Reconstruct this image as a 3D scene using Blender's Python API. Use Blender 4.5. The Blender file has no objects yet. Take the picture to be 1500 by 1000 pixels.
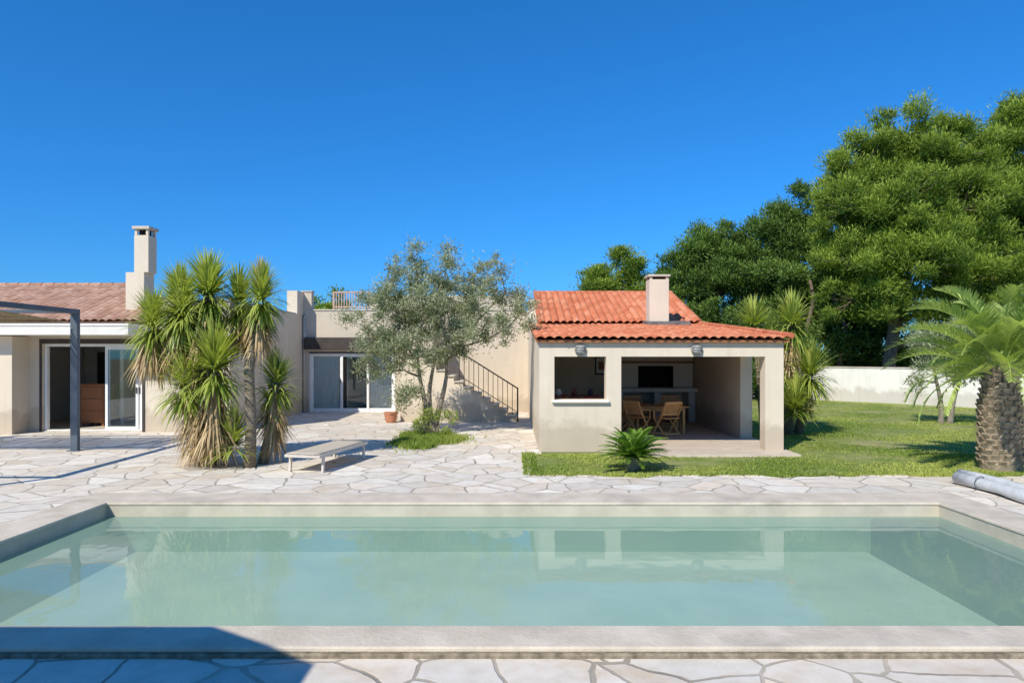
import bpy, math, random
import bmesh
import numpy as np
from mathutils import Vector, Matrix
R = random.Random(7); rng = np.random.default_rng(7)
scene = bpy.context.scene
COL = scene.collection

# ------------------------------------------------------------ materials
def new_mat(name):
    m = bpy.data.materials.new(name); m.use_nodes = True
    nt = m.node_tree; b = nt.nodes["Principled BSDF"]
    return m, nt, b
def N(nt, t, **kw):
    n = nt.nodes.new(t)
    for k, v in kw.items(): setattr(n, k, v)
    return n
def c4(c): return (c[0], c[1], c[2], 1)
def coords(nt, scale=(1, 1, 1)):
    tc = N(nt, 'ShaderNodeTexCoord'); mp = N(nt, 'ShaderNodeMapping')
    mp.inputs['Scale'].default_value = scale
    nt.links.new(tc.outputs['Object'], mp.inputs['Vector']); return mp.outputs[0]
def noise(nt, vec, scale, detail=4, rough=0.55):
    n = N(nt, 'ShaderNodeTexNoise'); n.inputs['Scale'].default_value = scale
    n.inputs['Detail'].default_value = detail; n.inputs['Roughness'].default_value = rough
    nt.links.new(vec, n.inputs['Vector']); return n.outputs[0]
def ramp(nt, fac, stops):
    r = N(nt, 'ShaderNodeValToRGB'); cr = r.color_ramp
    while len(cr.elements) < len(stops): cr.elements.new(0.5)
    for e, (p, c) in zip(cr.elements, stops):
        e.position = p; e.color = c4(c) if len(c) == 3 else c
    nt.links.new(fac, r.inputs[0]); return r.outputs[0]
def mix(nt, fac, a, b, mode='MIX'):
    m = N(nt, 'ShaderNodeMix', data_type='RGBA', blend_type=mode)
    for i, x in ((0, fac), (6, a), (7, b)):
        if isinstance(x, (int, float)): m.inputs[i].default_value = x
        elif isinstance(x, tuple): m.inputs[i].default_value = c4(x)
        else: nt.links.new(x, m.inputs[i])
    return m.outputs[2]
def bump(nt, b, h, strength, dist=0.02):
    bp = N(nt, 'ShaderNodeBump'); bp.inputs['Strength'].default_value = strength
    bp.inputs['Distance'].default_value = dist
    nt.links.new(h, bp.inputs['Height']); nt.links.new(bp.outputs[0], b.inputs['Normal'])
def surf(name, c1, c2, scale=3, rough=0.85, bst=0.3, bscale=60, c3=None, s3=0.7, metal=0, vscale=(1, 1, 1), spec=0.3, dist=0.01):
    m, nt, b = new_mat(name); v = coords(nt, vscale)
    col = ramp(nt, noise(nt, v, scale, 6), [(0.35, c1), (0.65, c2)])
    if c3:
        f = ramp(nt, noise(nt, v, s3, 5, 0.65), [(0.5, (0, 0, 0)), (0.72, (1, 1, 1))])
        col = mix(nt, f, col, c3)
    nt.links.new(col, b.inputs['Base Color'])
    b.inputs['Roughness'].default_value = rough; b.inputs['Metallic'].default_value = metal
    b.inputs['Specular IOR Level'].default_value = spec
    if bst: bump(nt, b, noise(nt, v, bscale, 5), bst, dist)
    return m

def stucco(name, c, dark=0.90):
    m, nt, b = new_mat(name); v = coords(nt)
    c2 = tuple(x * dark for x in c)
    col = ramp(nt, noise(nt, v, 1.1, 8, 0.6), [(0.3, c2), (0.65, c)])
    vs = coords(nt, (3.5, 3.5, 0.3))
    st = ramp(nt, noise(nt, vs, 1.3, 6, 0.6), [(0.52, (1, 1, 1)), (0.8, (0.84, 0.82, 0.79))])
    col = mix(nt, 0.7, col, st, 'MULTIPLY')
    tc = N(nt, 'ShaderNodeTexCoord'); sx = N(nt, 'ShaderNodeSeparateXYZ')
    nt.links.new(tc.outputs['Object'], sx.inputs[0])
    ad = N(nt, 'ShaderNodeMath', operation='MULTIPLY_ADD')
    nt.links.new(noise(nt, v, 3.0, 6), ad.inputs[0]); ad.inputs[1].default_value = -0.9
    nt.links.new(sx.outputs[2], ad.inputs[2])
    dirt = ramp(nt, ad.outputs[0], [(0.0, (0.70, 0.67, 0.64)), (0.22, (1, 1, 1))])
    col = mix(nt, 0.75, col, dirt, 'MULTIPLY')
    nt.links.new(col, b.inputs['Base Color']); b.inputs['Roughness'].default_value = 0.92
    b.inputs['Specular IOR Level'].default_value = 0.15
    bump(nt, b, noise(nt, v, 45, 6, 0.7), 0.4, 0.01)
    return m

def paving(name, scale, joint, jcol, cols):
    m, nt, b = new_mat(name); v = coords(nt)
    d = N(nt, 'ShaderNodeTexNoise'); d.inputs['Scale'].default_value = 4.0; d.inputs['Detail'].default_value = 5
    nt.links.new(v, d.inputs['Vector'])
    d1 = N(nt, 'ShaderNodeTexNoise'); d1.inputs['Scale'].default_value = 0.55; d1.inputs['Detail'].default_value = 1
    nt.links.new(v, d1.inputs['Vector'])
    va0 = N(nt, 'ShaderNodeVectorMath', operation='MULTIPLY_ADD')
    nt.links.new(d1.outputs['Color'], va0.inputs[0]); va0.inputs[1].default_value = (0.9, 0.9, 0); nt.links.new(v, va0.inputs[2])
    va = N(nt, 'ShaderNodeVectorMath', operation='MULTIPLY_ADD')
    nt.links.new(d.outputs['Color'], va.inputs[0]); va.inputs[1].default_value = (0.07, 0.07, 0); nt.links.new(va0.outputs[0], va.inputs[2])
    vv = va.outputs[0]
    e = N(nt, 'ShaderNodeTexVoronoi', voronoi_dimensions='2D', feature='DISTANCE_TO_EDGE')
    f = N(nt, 'ShaderNodeTexVoronoi', voronoi_dimensions='2D', feature='F1')
    for x in (e, f):
        x.inputs['Scale'].default_value = scale; x.inputs['Randomness'].default_value = 1.0
        nt.links.new(vv, x.inputs['Vector'])
    sp = N(nt, 'ShaderNodeSeparateColor'); nt.links.new(f.outputs['Color'], sp.inputs[0])
    k = len(cols)
    base = ramp(nt, sp.outputs[0], [(i / (k - 1), c) for i, c in enumerate(cols)])
    val = ramp(nt, sp.outputs[1], [(0, (0.86, 0.86, 0.86)), (1, (1.05, 1.05, 1.05))])
    base = mix(nt, 1.0, base, val, 'MULTIPLY')
    mott = ramp(nt, noise(nt, v, 5, 8, 0.65), [(0.3, (0.82, 0.79, 0.75)), (0.6, (1, 1, 1))])
    base = mix(nt, 0.9, base, mott, 'MULTIPLY')
    rust = ramp(nt, noise(nt, v, 1.3, 6, 0.7), [(0.53, (0, 0, 0)), (0.72, (1, 1, 1))])
    base = mix(nt, rust, base, mix(nt, 1.0, base, (0.95, 0.84, 0.70), 'MULTIPLY'))
    jn = N(nt, 'ShaderNodeMath', operation='MULTIPLY_ADD')
    nt.links.new(noise(nt, v, 12, 5), jn.inputs[0]); jn.inputs[1].default_value = -joint * 1.2
    nt.links.new(e.outputs['Distance'], jn.inputs[2])
    jm = ramp(nt, jn.outputs[0], [(joint * 0.1, (0, 0, 0)), (joint * 0.5, (1, 1, 1))])
    jc = ramp(nt, noise(nt, v, 1.7, 6), [(0.35, tuple(x * 0.55 for x in jcol)), (0.65, jcol)])
    nt.links.new(mix(nt, jm, jc, base), b.inputs['Base Color'])
    b.inputs['Roughness'].default_value = 0.8; b.inputs['Specular IOR Level'].default_value = 0.25
    h = mix(nt, 0.25, jm, noise(nt, v, 9, 8, 0.65))
    bump(nt, b, h, 0.6, 0.012)
    return m

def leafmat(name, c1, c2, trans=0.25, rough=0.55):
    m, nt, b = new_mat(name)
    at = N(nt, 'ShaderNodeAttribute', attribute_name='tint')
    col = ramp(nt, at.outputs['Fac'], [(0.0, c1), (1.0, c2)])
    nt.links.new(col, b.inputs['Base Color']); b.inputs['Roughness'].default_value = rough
    b.inputs['Specular IOR Level'].default_value = 0.3
    tr = N(nt, 'ShaderNodeBsdfTranslucent')
    nt.links.new(mix(nt, 1.0, col, (1.2, 1.3, 0.6), 'MULTIPLY'), tr.inputs[0])
    mx = N(nt, 'ShaderNodeMixShader'); mx.inputs[0].default_value = trans
    nt.links.new(b.outputs[0], mx.inputs[1]); nt.links.new(tr.outputs[0], mx.inputs[2])
    nt.links.new(mx.outputs[0], nt.nodes['Material Output'].inputs['Surface'])
    return m

def tilemat(name, c1, c2, c3):
    m, nt, b = new_mat(name); v = coords(nt)
    at = N(nt, 'ShaderNodeAttribute', attribute_name='tint')
    col = ramp(nt, at.outputs['Fac'], [(0.0, c1), (0.5, c2), (1.0, c3)])
    st = ramp(nt, noise(nt, v, 2.5, 8, 0.7), [(0.35, (0.78, 0.76, 0.74)), (0.6, (1, 1, 1))])
    col = mix(nt, 0.7, col, st, 'MULTIPLY')
    nt.links.new(col, b.inputs['Base Color']); b.inputs['Roughness'].default_value = 0.85
    b.inputs['Specular IOR Level'].default_value = 0.2
    bump(nt, b, noise(nt, v, 50, 4), 0.3, 0.01)
    return m

def glassmat(name, tint):
    m = bpy.data.materials.new(name); m.use_nodes = True; nt = m.node_tree
    nt.nodes.remove(nt.nodes['Principled BSDF'])
    fr = N(nt, 'ShaderNodeFresnel'); fr.inputs[0].default_value = 1.55
    t = N(nt, 'ShaderNodeBsdfTransparent'); t.inputs[0].default_value = c4(tint)
    g = N(nt, 'ShaderNodeBsdfGlossy'); g.inputs['Roughness'].default_value = 0.01
    nz = N(nt, 'ShaderNodeTexNoise'); nz.inputs['Scale'].default_value = 0.8
    bp = N(nt, 'ShaderNodeBump'); bp.inputs['Strength'].default_value = 0.05; bp.inputs['Distance'].default_value = 0.02
    nt.links.new(nz.outputs[0], bp.inputs['Height']); nt.links.new(bp.outputs[0], g.inputs['Normal'])
    mx = N(nt, 'ShaderNodeMixShader')
    nt.links.new(fr.outputs[0], mx.inputs[0]); nt.links.new(t.outputs[0], mx.inputs[1]); nt.links.new(g.outputs[0], mx.inputs[2])
    nt.links.new(mx.outputs[0], nt.nodes['Material Output'].inputs['Surface'])
    return m

def watermat():
    m = bpy.data.materials.new('pool_water'); m.use_nodes = True; nt = m.node_tree
    nt.nodes.remove(nt.nodes['Principled BSDF'])
    out = nt.nodes['Material Output']
    tc = N(nt, 'ShaderNodeTexCoord')
    nz = N(nt, 'ShaderNodeTexNoise'); nz.inputs['Scale'].default_value = 1.6; nz.inputs['Detail'].default_value = 2
    nt.links.new(tc.outputs['Object'], nz.inputs['Vector'])
    bp = N(nt, 'ShaderNodeBump'); bp.inputs['Strength'].default_value = 0.08; bp.inputs['Distance'].default_value = 0.05
    nt.links.new(nz.outputs[0], bp.inputs['Height'])
    fr = N(nt, 'ShaderNodeFresnel'); fr.inputs[0].default_value = 1.33
    t = N(nt, 'ShaderNodeBsdfTransparent'); t.inputs[0].default_value = (0.95, 0.985, 0.97, 1)
    nc = N(nt, 'ShaderNodeTexNoise'); nc.inputs['Scale'].default_value = 0.35; nc.inputs['Detail'].default_value = 4
    nt.links.new(tc.outputs['Object'], nc.inputs['Vector'])
    dc = ramp(nt, nc.outputs[0], [(0.3, (0.38, 0.60, 0.48)), (0.7, (0.47, 0.66, 0.54))])
    df = N(nt, 'ShaderNodeBsdfDiffuse'); nt.links.new(dc, df.inputs[0])
    m0 = N(nt, 'ShaderNodeMixShader'); m0.inputs[0].default_value = 0.42
    nt.links.new(t.outputs[0], m0.inputs[1]); nt.links.new(df.outputs[0], m0.inputs[2])
    g = N(nt, 'ShaderNodeBsdfGlossy'); g.inputs['Roughness'].default_value = 0.03
    nt.links.new(bp.outputs[0], g.inputs['Normal'])
    mx = N(nt, 'ShaderNodeMixShader')
    nt.links.new(fr.outputs[0], mx.inputs[0]); nt.links.new(m0.outputs[0], mx.inputs[1]); nt.links.new(g.outputs[0], mx.inputs[2])
    nt.links.new(mx.outputs[0], out.inputs['Surface'])
    va = N(nt, 'ShaderNodeVolumeAbsorption'); va.inputs[0].default_value = (0.42, 0.86, 0.74, 1); va.inputs[1].default_value = 0.18
    nt.links.new(va.outputs[0], out.inputs['Volume'])
    return m

WALL = stucco('stucco_beige', (0.73, 0.63, 0.49))
WALLP = stucco('stucco_tan', (0.64, 0.55, 0.43))
WHITEW = stucco('whitewash', (0.80, 0.765, 0.69), 0.94)
ROOMW = surf('plaster_interior', (0.72, 0.68, 0.60), (0.78, 0.74, 0.66), 2, bst=0.1)
CONC = surf('concrete_pale', (0.52, 0.46, 0.37), (0.62, 0.555, 0.45), 4, 0.9, 0.4, 40, c3=(0.46, 0.41, 0.33), s3=1.2)
COPING = surf('coping_render', (0.54, 0.465, 0.36), (0.66, 0.575, 0.455), 3, 0.85, 0.6, 35, c3=(0.44, 0.385, 0.305), s3=1.6)
KERB = surf('kerb_rough', (0.15, 0.12, 0.08), (0.34, 0.28, 0.20), 14, 0.95, 0.6, 40, dist=0.012)
RIM = surf('pool_rim_render', (0.48, 0.43, 0.33), (0.56, 0.50, 0.39), 3, 0.85, 0.2, 30, c3=(0.38, 0.36, 0.28), s3=1.2)
SHELL = surf('pool_plaster', (0.66, 0.66, 0.56), (0.76, 0.75, 0.64), 1.5, 0.8, 0.1, 10, c3=(0.58, 0.61, 0.51), s3=0.8)
PWALL = surf('pool_wall_plaster_shaded', (0.25, 0.39, 0.30), (0.32, 0.45, 0.35), 1.5, 0.8, 0.1, 10)  # shade on the underwater walls is put into this darker green
DEEP = surf('pool_plaster_shade', (0.05, 0.11, 0.11), (0.07, 0.135, 0.135), 2.0, 0.8, 0.1, 10)  # dimness of the deep water painted into the plaster colour
PAVE = paving('crazy_paving', 2.0, 0.032, (0.52, 0.45, 0.35), [(0.72, 0.64, 0.53), (0.80, 0.74, 0.64), (0.70, 0.64, 0.55), (0.76, 0.66, 0.53), (0.82, 0.77, 0.67)])
FLOORP = surf('terrace_floor', (0.54, 0.45, 0.35), (0.64, 0.54, 0.43), 3, 0.7, 0.2, 30)
TILE_O = tilemat('clay_tile_orange', (0.50, 0.15, 0.07), (0.58, 0.20, 0.10), (0.65, 0.27, 0.15))
TILE_B = tilemat('clay_tile_brown', (0.36, 0.20, 0.135), (0.43, 0.255, 0.18), (0.50, 0.32, 0.235))
DARKM = surf('dark_metal', (0.05, 0.055, 0.065), (0.07, 0.075, 0.085), 10, 0.5, 0.05)
PERG = surf('pergola_paint', (0.085, 0.11, 0.135), (0.11, 0.135, 0.16), 5, 0.5, 0.1)
BLACK = surf('black_iron', (0.012, 0.012, 0.012), (0.02, 0.02, 0.02), 10, 0.5, 0.1)
BROWNM = surf('terrace_rail_paint', (0.52, 0.34, 0.26), (0.60, 0.41, 0.32), 10, 0.6, 0.1)
SHUT = surf('shutter_brown', (0.05, 0.042, 0.036), (0.075, 0.06, 0.05), 4, 0.6, 0.1)
PVC = surf('white_frame', (0.78, 0.77, 0.73), (0.84, 0.83, 0.79), 5, 0.4, 0.02)
CURT = surf('curtain_cloth', (0.80, 0.81, 0.80), (0.88, 0.88, 0.86), 6, 0.9, 0.3, 20, vscale=(4, 4, 0.1))
GLASS = glassmat('window_glass', (0.95, 0.98, 0.97))
WOOD = surf('teak_wood', (0.62, 0.31, 0.11), (0.76, 0.43, 0.17), 12, 0.6, 0.2, 60, vscale=(1, 1, 6))
WOODD = surf('cabinet_wood', (0.28, 0.11, 0.045), (0.38, 0.16, 0.07), 6, 0.5, 0.1, vscale=(6, 6, 1))
REED = surf('reed_mat', (0.24, 0.185, 0.10), (0.42, 0.34, 0.20), 20, 0.9, 0.3)
SLING = surf('sling_fabric', (0.50, 0.43, 0.33), (0.56, 0.49, 0.38), 40, 0.8, 0.3, 200)
ALU = surf('lounger_frame', (0.58, 0.52, 0.44), (0.65, 0.59, 0.50), 10, 0.5, 0.05)
TERRA = surf('terracotta', (0.44, 0.18, 0.10), (0.54, 0.25, 0.14), 6, 0.85, 0.3)
SOOT = surf('soot', (0.01, 0.01, 0.01), (0.03, 0.028, 0.025), 6, 0.95, 0.3)
DGREY = surf('dark_grey_strip', (0.13, 0.12, 0.11), (0.22, 0.20, 0.18), 8, 0.7, 0.3)
CHROME = surf('lamp_metal', (0.22, 0.22, 0.20), (0.32, 0.31, 0.28), 8, 0.6, 0.05, metal=0.1)
LAMPG = surf('lamp_glass', (0.36, 0.36, 0.32), (0.46, 0.45, 0.40), 8, 0.3, 0.05, spec=0.5)
COVER = surf('cover_vinyl', (0.52, 0.53, 0.52), (0.64, 0.64, 0.62), 3, 0.5, 0.5, 8, dist=0.04)
REDC = surf('red_pattern_cloth', (0.36, 0.04, 0.03), (0.12, 0.09, 0.10), 14, 0.9, 0.2, 60, c3=(0.40, 0.32, 0.24), s3=9)
BARK = surf('pine_bark', (0.12, 0.085, 0.065), (0.22, 0.17, 0.13), 6, 0.95, 1.0, 20, vscale=(2, 2, 0.5), dist=0.04)
OBARK = surf('olive_bark', (0.22, 0.18, 0.13), (0.36, 0.31, 0.24), 8, 0.95, 1.0, 30, vscale=(2, 2, 0.6), dist=0.03)
YBARK = surf('yucca_bark', (0.20, 0.16, 0.11), (0.34, 0.28, 0.20), 10, 0.95, 1.0, 30, vscale=(1, 1, 3), dist=0.03)
PBARK = surf('palm_boot', (0.22, 0.17, 0.115), (0.42, 0.34, 0.24), 9, 0.95, 1.0, 30, dist=0.03)
GRND = surf('dry_ground', (0.14, 0.16, 0.05), (0.28, 0.23, 0.13), 1.0, 0.95, 0.5, 8, c3=(0.36, 0.30, 0.2), s3=0.3)
LAWN = surf('lawn_soil', (0.18, 0.25, 0.05), (0.30, 0.33, 0.09), 3.0, 0.95, 1.0, 40, c3=(0.46, 0.40, 0.20), s3=0.8, dist=0.04)
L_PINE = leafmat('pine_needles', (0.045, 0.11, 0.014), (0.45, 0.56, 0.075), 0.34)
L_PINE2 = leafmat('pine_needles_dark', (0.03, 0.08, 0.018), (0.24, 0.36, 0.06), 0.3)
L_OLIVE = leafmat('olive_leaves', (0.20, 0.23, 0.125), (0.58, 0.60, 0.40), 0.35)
L_YUC = leafmat('yucca_leaves', (0.11, 0.19, 0.022), (0.56, 0.60, 0.14), 0.3, 0.4)
L_DEAD = leafmat('dead_leaves', (0.30, 0.20, 0.09), (0.64, 0.48, 0.27), 0.2)
L_PALM = leafmat('palm_leaves', (0.20, 0.29, 0.06), (0.60, 0.68, 0.23), 0.3, 0.4)
L_CYC = leafmat('cycad_leaves', (0.06, 0.14, 0.018), (0.26, 0.42, 0.06), 0.25, 0.35)
L_GRASS = leafmat('grass_blades', (0.16, 0.25, 0.03), (0.56, 0.58, 0.15), 0.35)
L_BUSH = leafmat('bush_leaves', (0.035, 0.08, 0.015), (0.19, 0.28, 0.05), 0.25)

# ------------------------------------------------------------ mesh helpers
class M:
    def __init__(s): s.v = []; s.f = []
    def add(s, vs, fs):
        o = len(s.v); s.v += [tuple(p) for p in vs]; s.f += [tuple(i + o for i in f) for f in fs]
    def box(s, x0, x1, y0, y1, z0, z1):
        s.add([(x0, y0, z0), (x1, y0, z0), (x1, y1, z0), (x0, y1, z0), (x0, y0, z1), (x1, y0, z1), (x1, y1, z1), (x0, y1, z1)],
              [(0, 3, 2, 1), (4, 5, 6, 7), (0, 1, 5, 4), (1, 2, 6, 5), (2, 3, 7, 6), (3, 0, 4, 7)]); return s
    def beam(s, p, q, w, h, up=(0, 0, 1)):
        p = Vector(p); q = Vector(q); d = (q - p).normalized(); u = Vector(up)
        sd = d.cross(u)
        if sd.length < 1e-4: sd = d.cross(Vector((0, 1, 0)))
        sd.normalize(); u2 = sd.cross(d).normalized()
        a = sd * w / 2; b = u2 * h / 2
        s.add([p - a - b, p + a - b, p + a + b, p - a + b, q - a - b, q + a - b, q + a + b, q - a + b],
              [(0, 1, 2, 3), (4, 7, 6, 5), (0, 4, 5, 1), (1, 5, 6, 2), (2, 6, 7, 3), (3, 7, 4, 0)]); return s
    def tube(s, path, rad, n=8):
        path = [Vector(p) for p in path]
        if not hasattr(rad, '__len__'): rad = [rad] * len(path)
        rings = []
        ref = Vector((0.13, 0.97, 0.21))
        for i, p in enumerate(path):
            d = (path[min(i + 1, len(path) - 1)] - path[max(i - 1, 0)]).normalized()
            a = d.cross(ref)
            if a.length < 0.05: a = d.cross(Vector((1, 0, 0)))
            a.normalize(); b = d.cross(a)
            rings.append([p + (a * math.cos(2 * math.pi * k / n) + b * math.sin(2 * math.pi * k / n)) * rad[i] for k in range(n)])
        vs = [p for r in rings for p in r]; fs = []
        for i in range(len(path) - 1):
            for k in range(n):
                fs.append((i * n + k, i * n + (k + 1) % n, (i + 1) * n + (k + 1) % n, (i + 1) * n + k))
        fs.append(tuple(range(n))[::-1]); fs.append(tuple((len(path) - 1) * n + k for k in range(n)))
        s.add(vs, fs); return s
    def lathe(s, prof, c, n=24):
        vs = []; fs = []
        for r, z in prof:
            for k in range(n):
                a = 2 * math.pi * k / n; vs.append((c[0] + r * math.cos(a), c[1] + r * math.sin(a), c[2] + z))
        for i in range(len(prof) - 1):
            for k in range(n):
                fs.append((i * n + k, i * n + (k + 1) % n, (i + 1) * n + (k + 1) % n, (i + 1) * n + k))
        s.add(vs, fs); return s
    def prism_x(s, yz, x0, x1):
        n = len(yz); vs = [(x0, y, z) for y, z in yz] + [(x1, y, z) for y, z in yz]
        fs = [tuple(range(n)), tuple(range(2 * n - 1, n - 1, -1))]
        for i in range(n): fs.append((i, i + n, (i + 1) % n + n, (i + 1) % n))
        s.add(vs, fs); return s
    def prism_z(s, xy, z0, z1):
        n = len(xy); vs = [(x, y, z0) for x, y in xy] + [(x, y, z1) for x, y in xy]
        fs = [tuple(range(n))[::-1], tuple(range(n, 2 * n))]
        for i in range(n): fs.append((i, (i + 1) % n, (i + 1) % n + n, i + n))
        s.add(vs, fs); return s
    def grid(s, a0, a1, b0, b1, t0, t1, holes, axes='xz'):
        A = sorted({a0, a1, *[h[0] for h in holes], *[h[1] for h in holes]}); A = [a for a in A if a0 <= a <= a1]
        B = sorted({b0, b1, *[h[2] for h in holes], *[h[3] for h in holes]}); B = [b for b in B if b0 <= b <= b1]
        def solid(i, j):
            if i < 0 or j < 0 or i >= len(A) - 1 or j >= len(B) - 1: return False
            ca = (A[i] + A[i + 1]) / 2; cb = (B[j] + B[j + 1]) / 2
            return not any(h[0] < ca < h[1] and h[2] < cb < h[3] for h in holes)
        def P(a, b, t):
            return {'xz': (a, t, b), 'yz': (t, a, b), 'xy': (a, b, t)}[axes]
        for i in range(len(A) - 1):
            for j in range(len(B) - 1):
                if not solid(i, j): continue
                p, q, r, u = A[i], A[i + 1], B[j], B[j + 1]
                s.add([P(p, r, t0), P(q, r, t0), P(q, u, t0), P(p, u, t0)], [(0, 1, 2, 3)])
                s.add([P(p, r, t1), P(q, r, t1), P(q, u, t1), P(p, u, t1)], [(0, 3, 2, 1)])
                if not solid(i - 1, j): s.add([P(p, r, t0), P(p, u, t0), P(p, u, t1), P(p, r, t1)], [(0, 1, 2, 3)])
                if not solid(i + 1, j): s.add([P(q, r, t0), P(q, r, t1), P(q, u, t1), P(q, u, t0)], [(0, 1, 2, 3)])
                if not solid(i, j - 1): s.add([P(p, r, t0), P(p, r, t1), P(q, r, t1), P(q, r, t0)], [(0, 1, 2, 3)])
                if not solid(i, j + 1): s.add([P(p, u, t0), P(q, u, t0), P(q, u, t1), P(p, u, t1)], [(0, 1, 2, 3)])
        return s
    def obj(s, name, mat, parent=None, bevel=0, smooth=False, weld=True):
        me = bpy.data.meshes.new(name); me.from_pydata(s.v, [], s.f)
        bm = bmesh.new(); bm.from_mesh(me)
        if weld: bmesh.ops.remove_doubles(bm, verts=bm.verts, dist=0.0002)
        bmesh.ops.recalc_face_normals(bm, faces=bm.faces)
        bm.to_mesh(me); bm.free()
        if smooth:
            for p in me.polygons: p.use_smooth = True
        me.materials.append(mat)
        o = bpy.data.objects.new(name, me); COL.objects.link(o)
        if parent: o.parent = parent
        if bevel:
            b = o.modifiers.new('bevel', 'BEVEL'); b.width = bevel; b.segments = 2; b.limit_method = 'ANGLE'
        return o

def npmesh(name, V, F, mat, tint=None, parent=None, smooth=False):
    V = np.asarray(V, dtype=np.float32); F = np.asarray(F, dtype=np.int32)
    me = bpy.data.meshes.new(name); k = F.shape[1]
    me.vertices.add(len(V)); me.vertices.foreach_set('co', V.ravel())
    me.loops.add(F.size); me.loops.foreach_set('vertex_index', F.ravel())
    me.polygons.add(len(F)); me.polygons.foreach_set('loop_start', np.arange(0, F.size, k, dtype=np.int32))
    try: me.polygons.foreach_set('loop_total', np.full(len(F), k, dtype=np.int32))
    except Exception: pass
    me.update(calc_edges=True)
    if tint is not None and len(me.polygons) == len(F):
        a = me.attributes.new('tint', 'FLOAT', 'FACE'); a.data.foreach_set('value', np.clip(tint, 0, 1).astype(np.float32))
    if smooth: me.polygons.foreach_set('use_smooth', np.ones(len(F), dtype=bool))
    me.materials.append(mat)
    o = bpy.data.objects.new(name, me); COL.objects.link(o)
    if parent: o.parent = parent
    return o

def root(name, label, category, loc=(0, 0, 0), group=None):
    e = bpy.data.objects.new(name, None); COL.objects.link(e); e.location = loc
    e.empty_display_size = 0.2
    e['label'] = label; e['category'] = category
    if group: e['group'] = group
    return e
def tag(o, label, category, group=None):
    o['label'] = label; o['category'] = category
    if group: o['group'] = group
    return o
def keep(o, parent):
    o.parent = parent; o.matrix_parent_inverse = Matrix.Translation(-parent.location); return o

def unit(a): return a / (np.linalg.norm(a, axis=-1, keepdims=True) + 1e-9)
def rdir(n): return unit(rng.normal(size=(n, 3)))

def leaves(name, P, D, L, W, tint, mat, parent=None):
    n = len(P); D = unit(D); S = unit(np.cross(D, rdir(n)))
    L = (np.ones(n) * L)[:, None]; W = (np.ones(n) * W)[:, None]
    V = np.stack([P, P + D * L * .45 + S * W / 2, P + D * L, P + D * L * .45 - S * W / 2], 1).reshape(-1, 3)
    F = np.arange(4 * n).reshape(-1, 4)
    return npmesh(name, V, F, mat, tint, parent)

def clumpy(lumps, nsub, rs, per, squash=0.65, up=0.5, shell=0.5, rand=.6, jit=.18):
    Ps, Ds, Ts, subs = [], [], [], []
    for (x, y, z, r) in lumps:
        k = max(2, int(nsub * r * r))
        d = rdir(k); sc = np.array([x, y, z]) + d * r * (rng.random((k, 1)) ** 0.4) * np.array([1.05, 1.05, .9])
        for c in sc:
            rr = rs * rng.uniform(0.4, 1.45); subs.append((c, (x, y, z)))
            m = int(per * rr * rr / (rs * rs)); ct = rng.uniform(-.14, .14)
            dd = rdir(m); ax = np.array([rng.uniform(.75, 1.35), rng.uniform(.75, 1.35), squash * rng.uniform(.75, 1.3)])
            b1 = rdir(4); bulge = np.max(dd @ b1.T, axis=1, keepdims=True); bulge = .74 + .40 * np.clip(bulge, 0, 1) ** 2
            rad = shell + (1 - shell) * rng.random((m, 1)); rad = rad * bulge * (1 + jit * rng.normal(size=(m, 1)))
            p = c + dd * rr * rad * ax
            Ps.append(p); Ds.append(dd * .6 + np.array([0, 0, up]) + rng.normal(size=(m, 3)) * rand)
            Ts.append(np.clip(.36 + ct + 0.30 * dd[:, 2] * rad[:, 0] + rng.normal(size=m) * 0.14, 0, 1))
    return np.concatenate(Ps), np.concatenate(Ds), np.concatenate(Ts), subs

def limb(m, a, b, r0, r1, wob=0.15, n=6, seg=6):
    a = Vector(a); b = Vector(b); L = (b - a).length; pts = []
    for i in range(seg + 1):
        t = i / seg; p = a.lerp(b, t)
        if 0 < i < seg: p += Vector((R.gauss(0, 1), R.gauss(0, 1), R.gauss(0, .6))) * wob * L * 0.12
        p.z += math.sin(t * math.pi) * -0.04 * L
        pts.append(p)
    m.tube(pts, [r0 + (r1 - r0) * i / seg for i in range(seg + 1)], n)
    return pts

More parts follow.
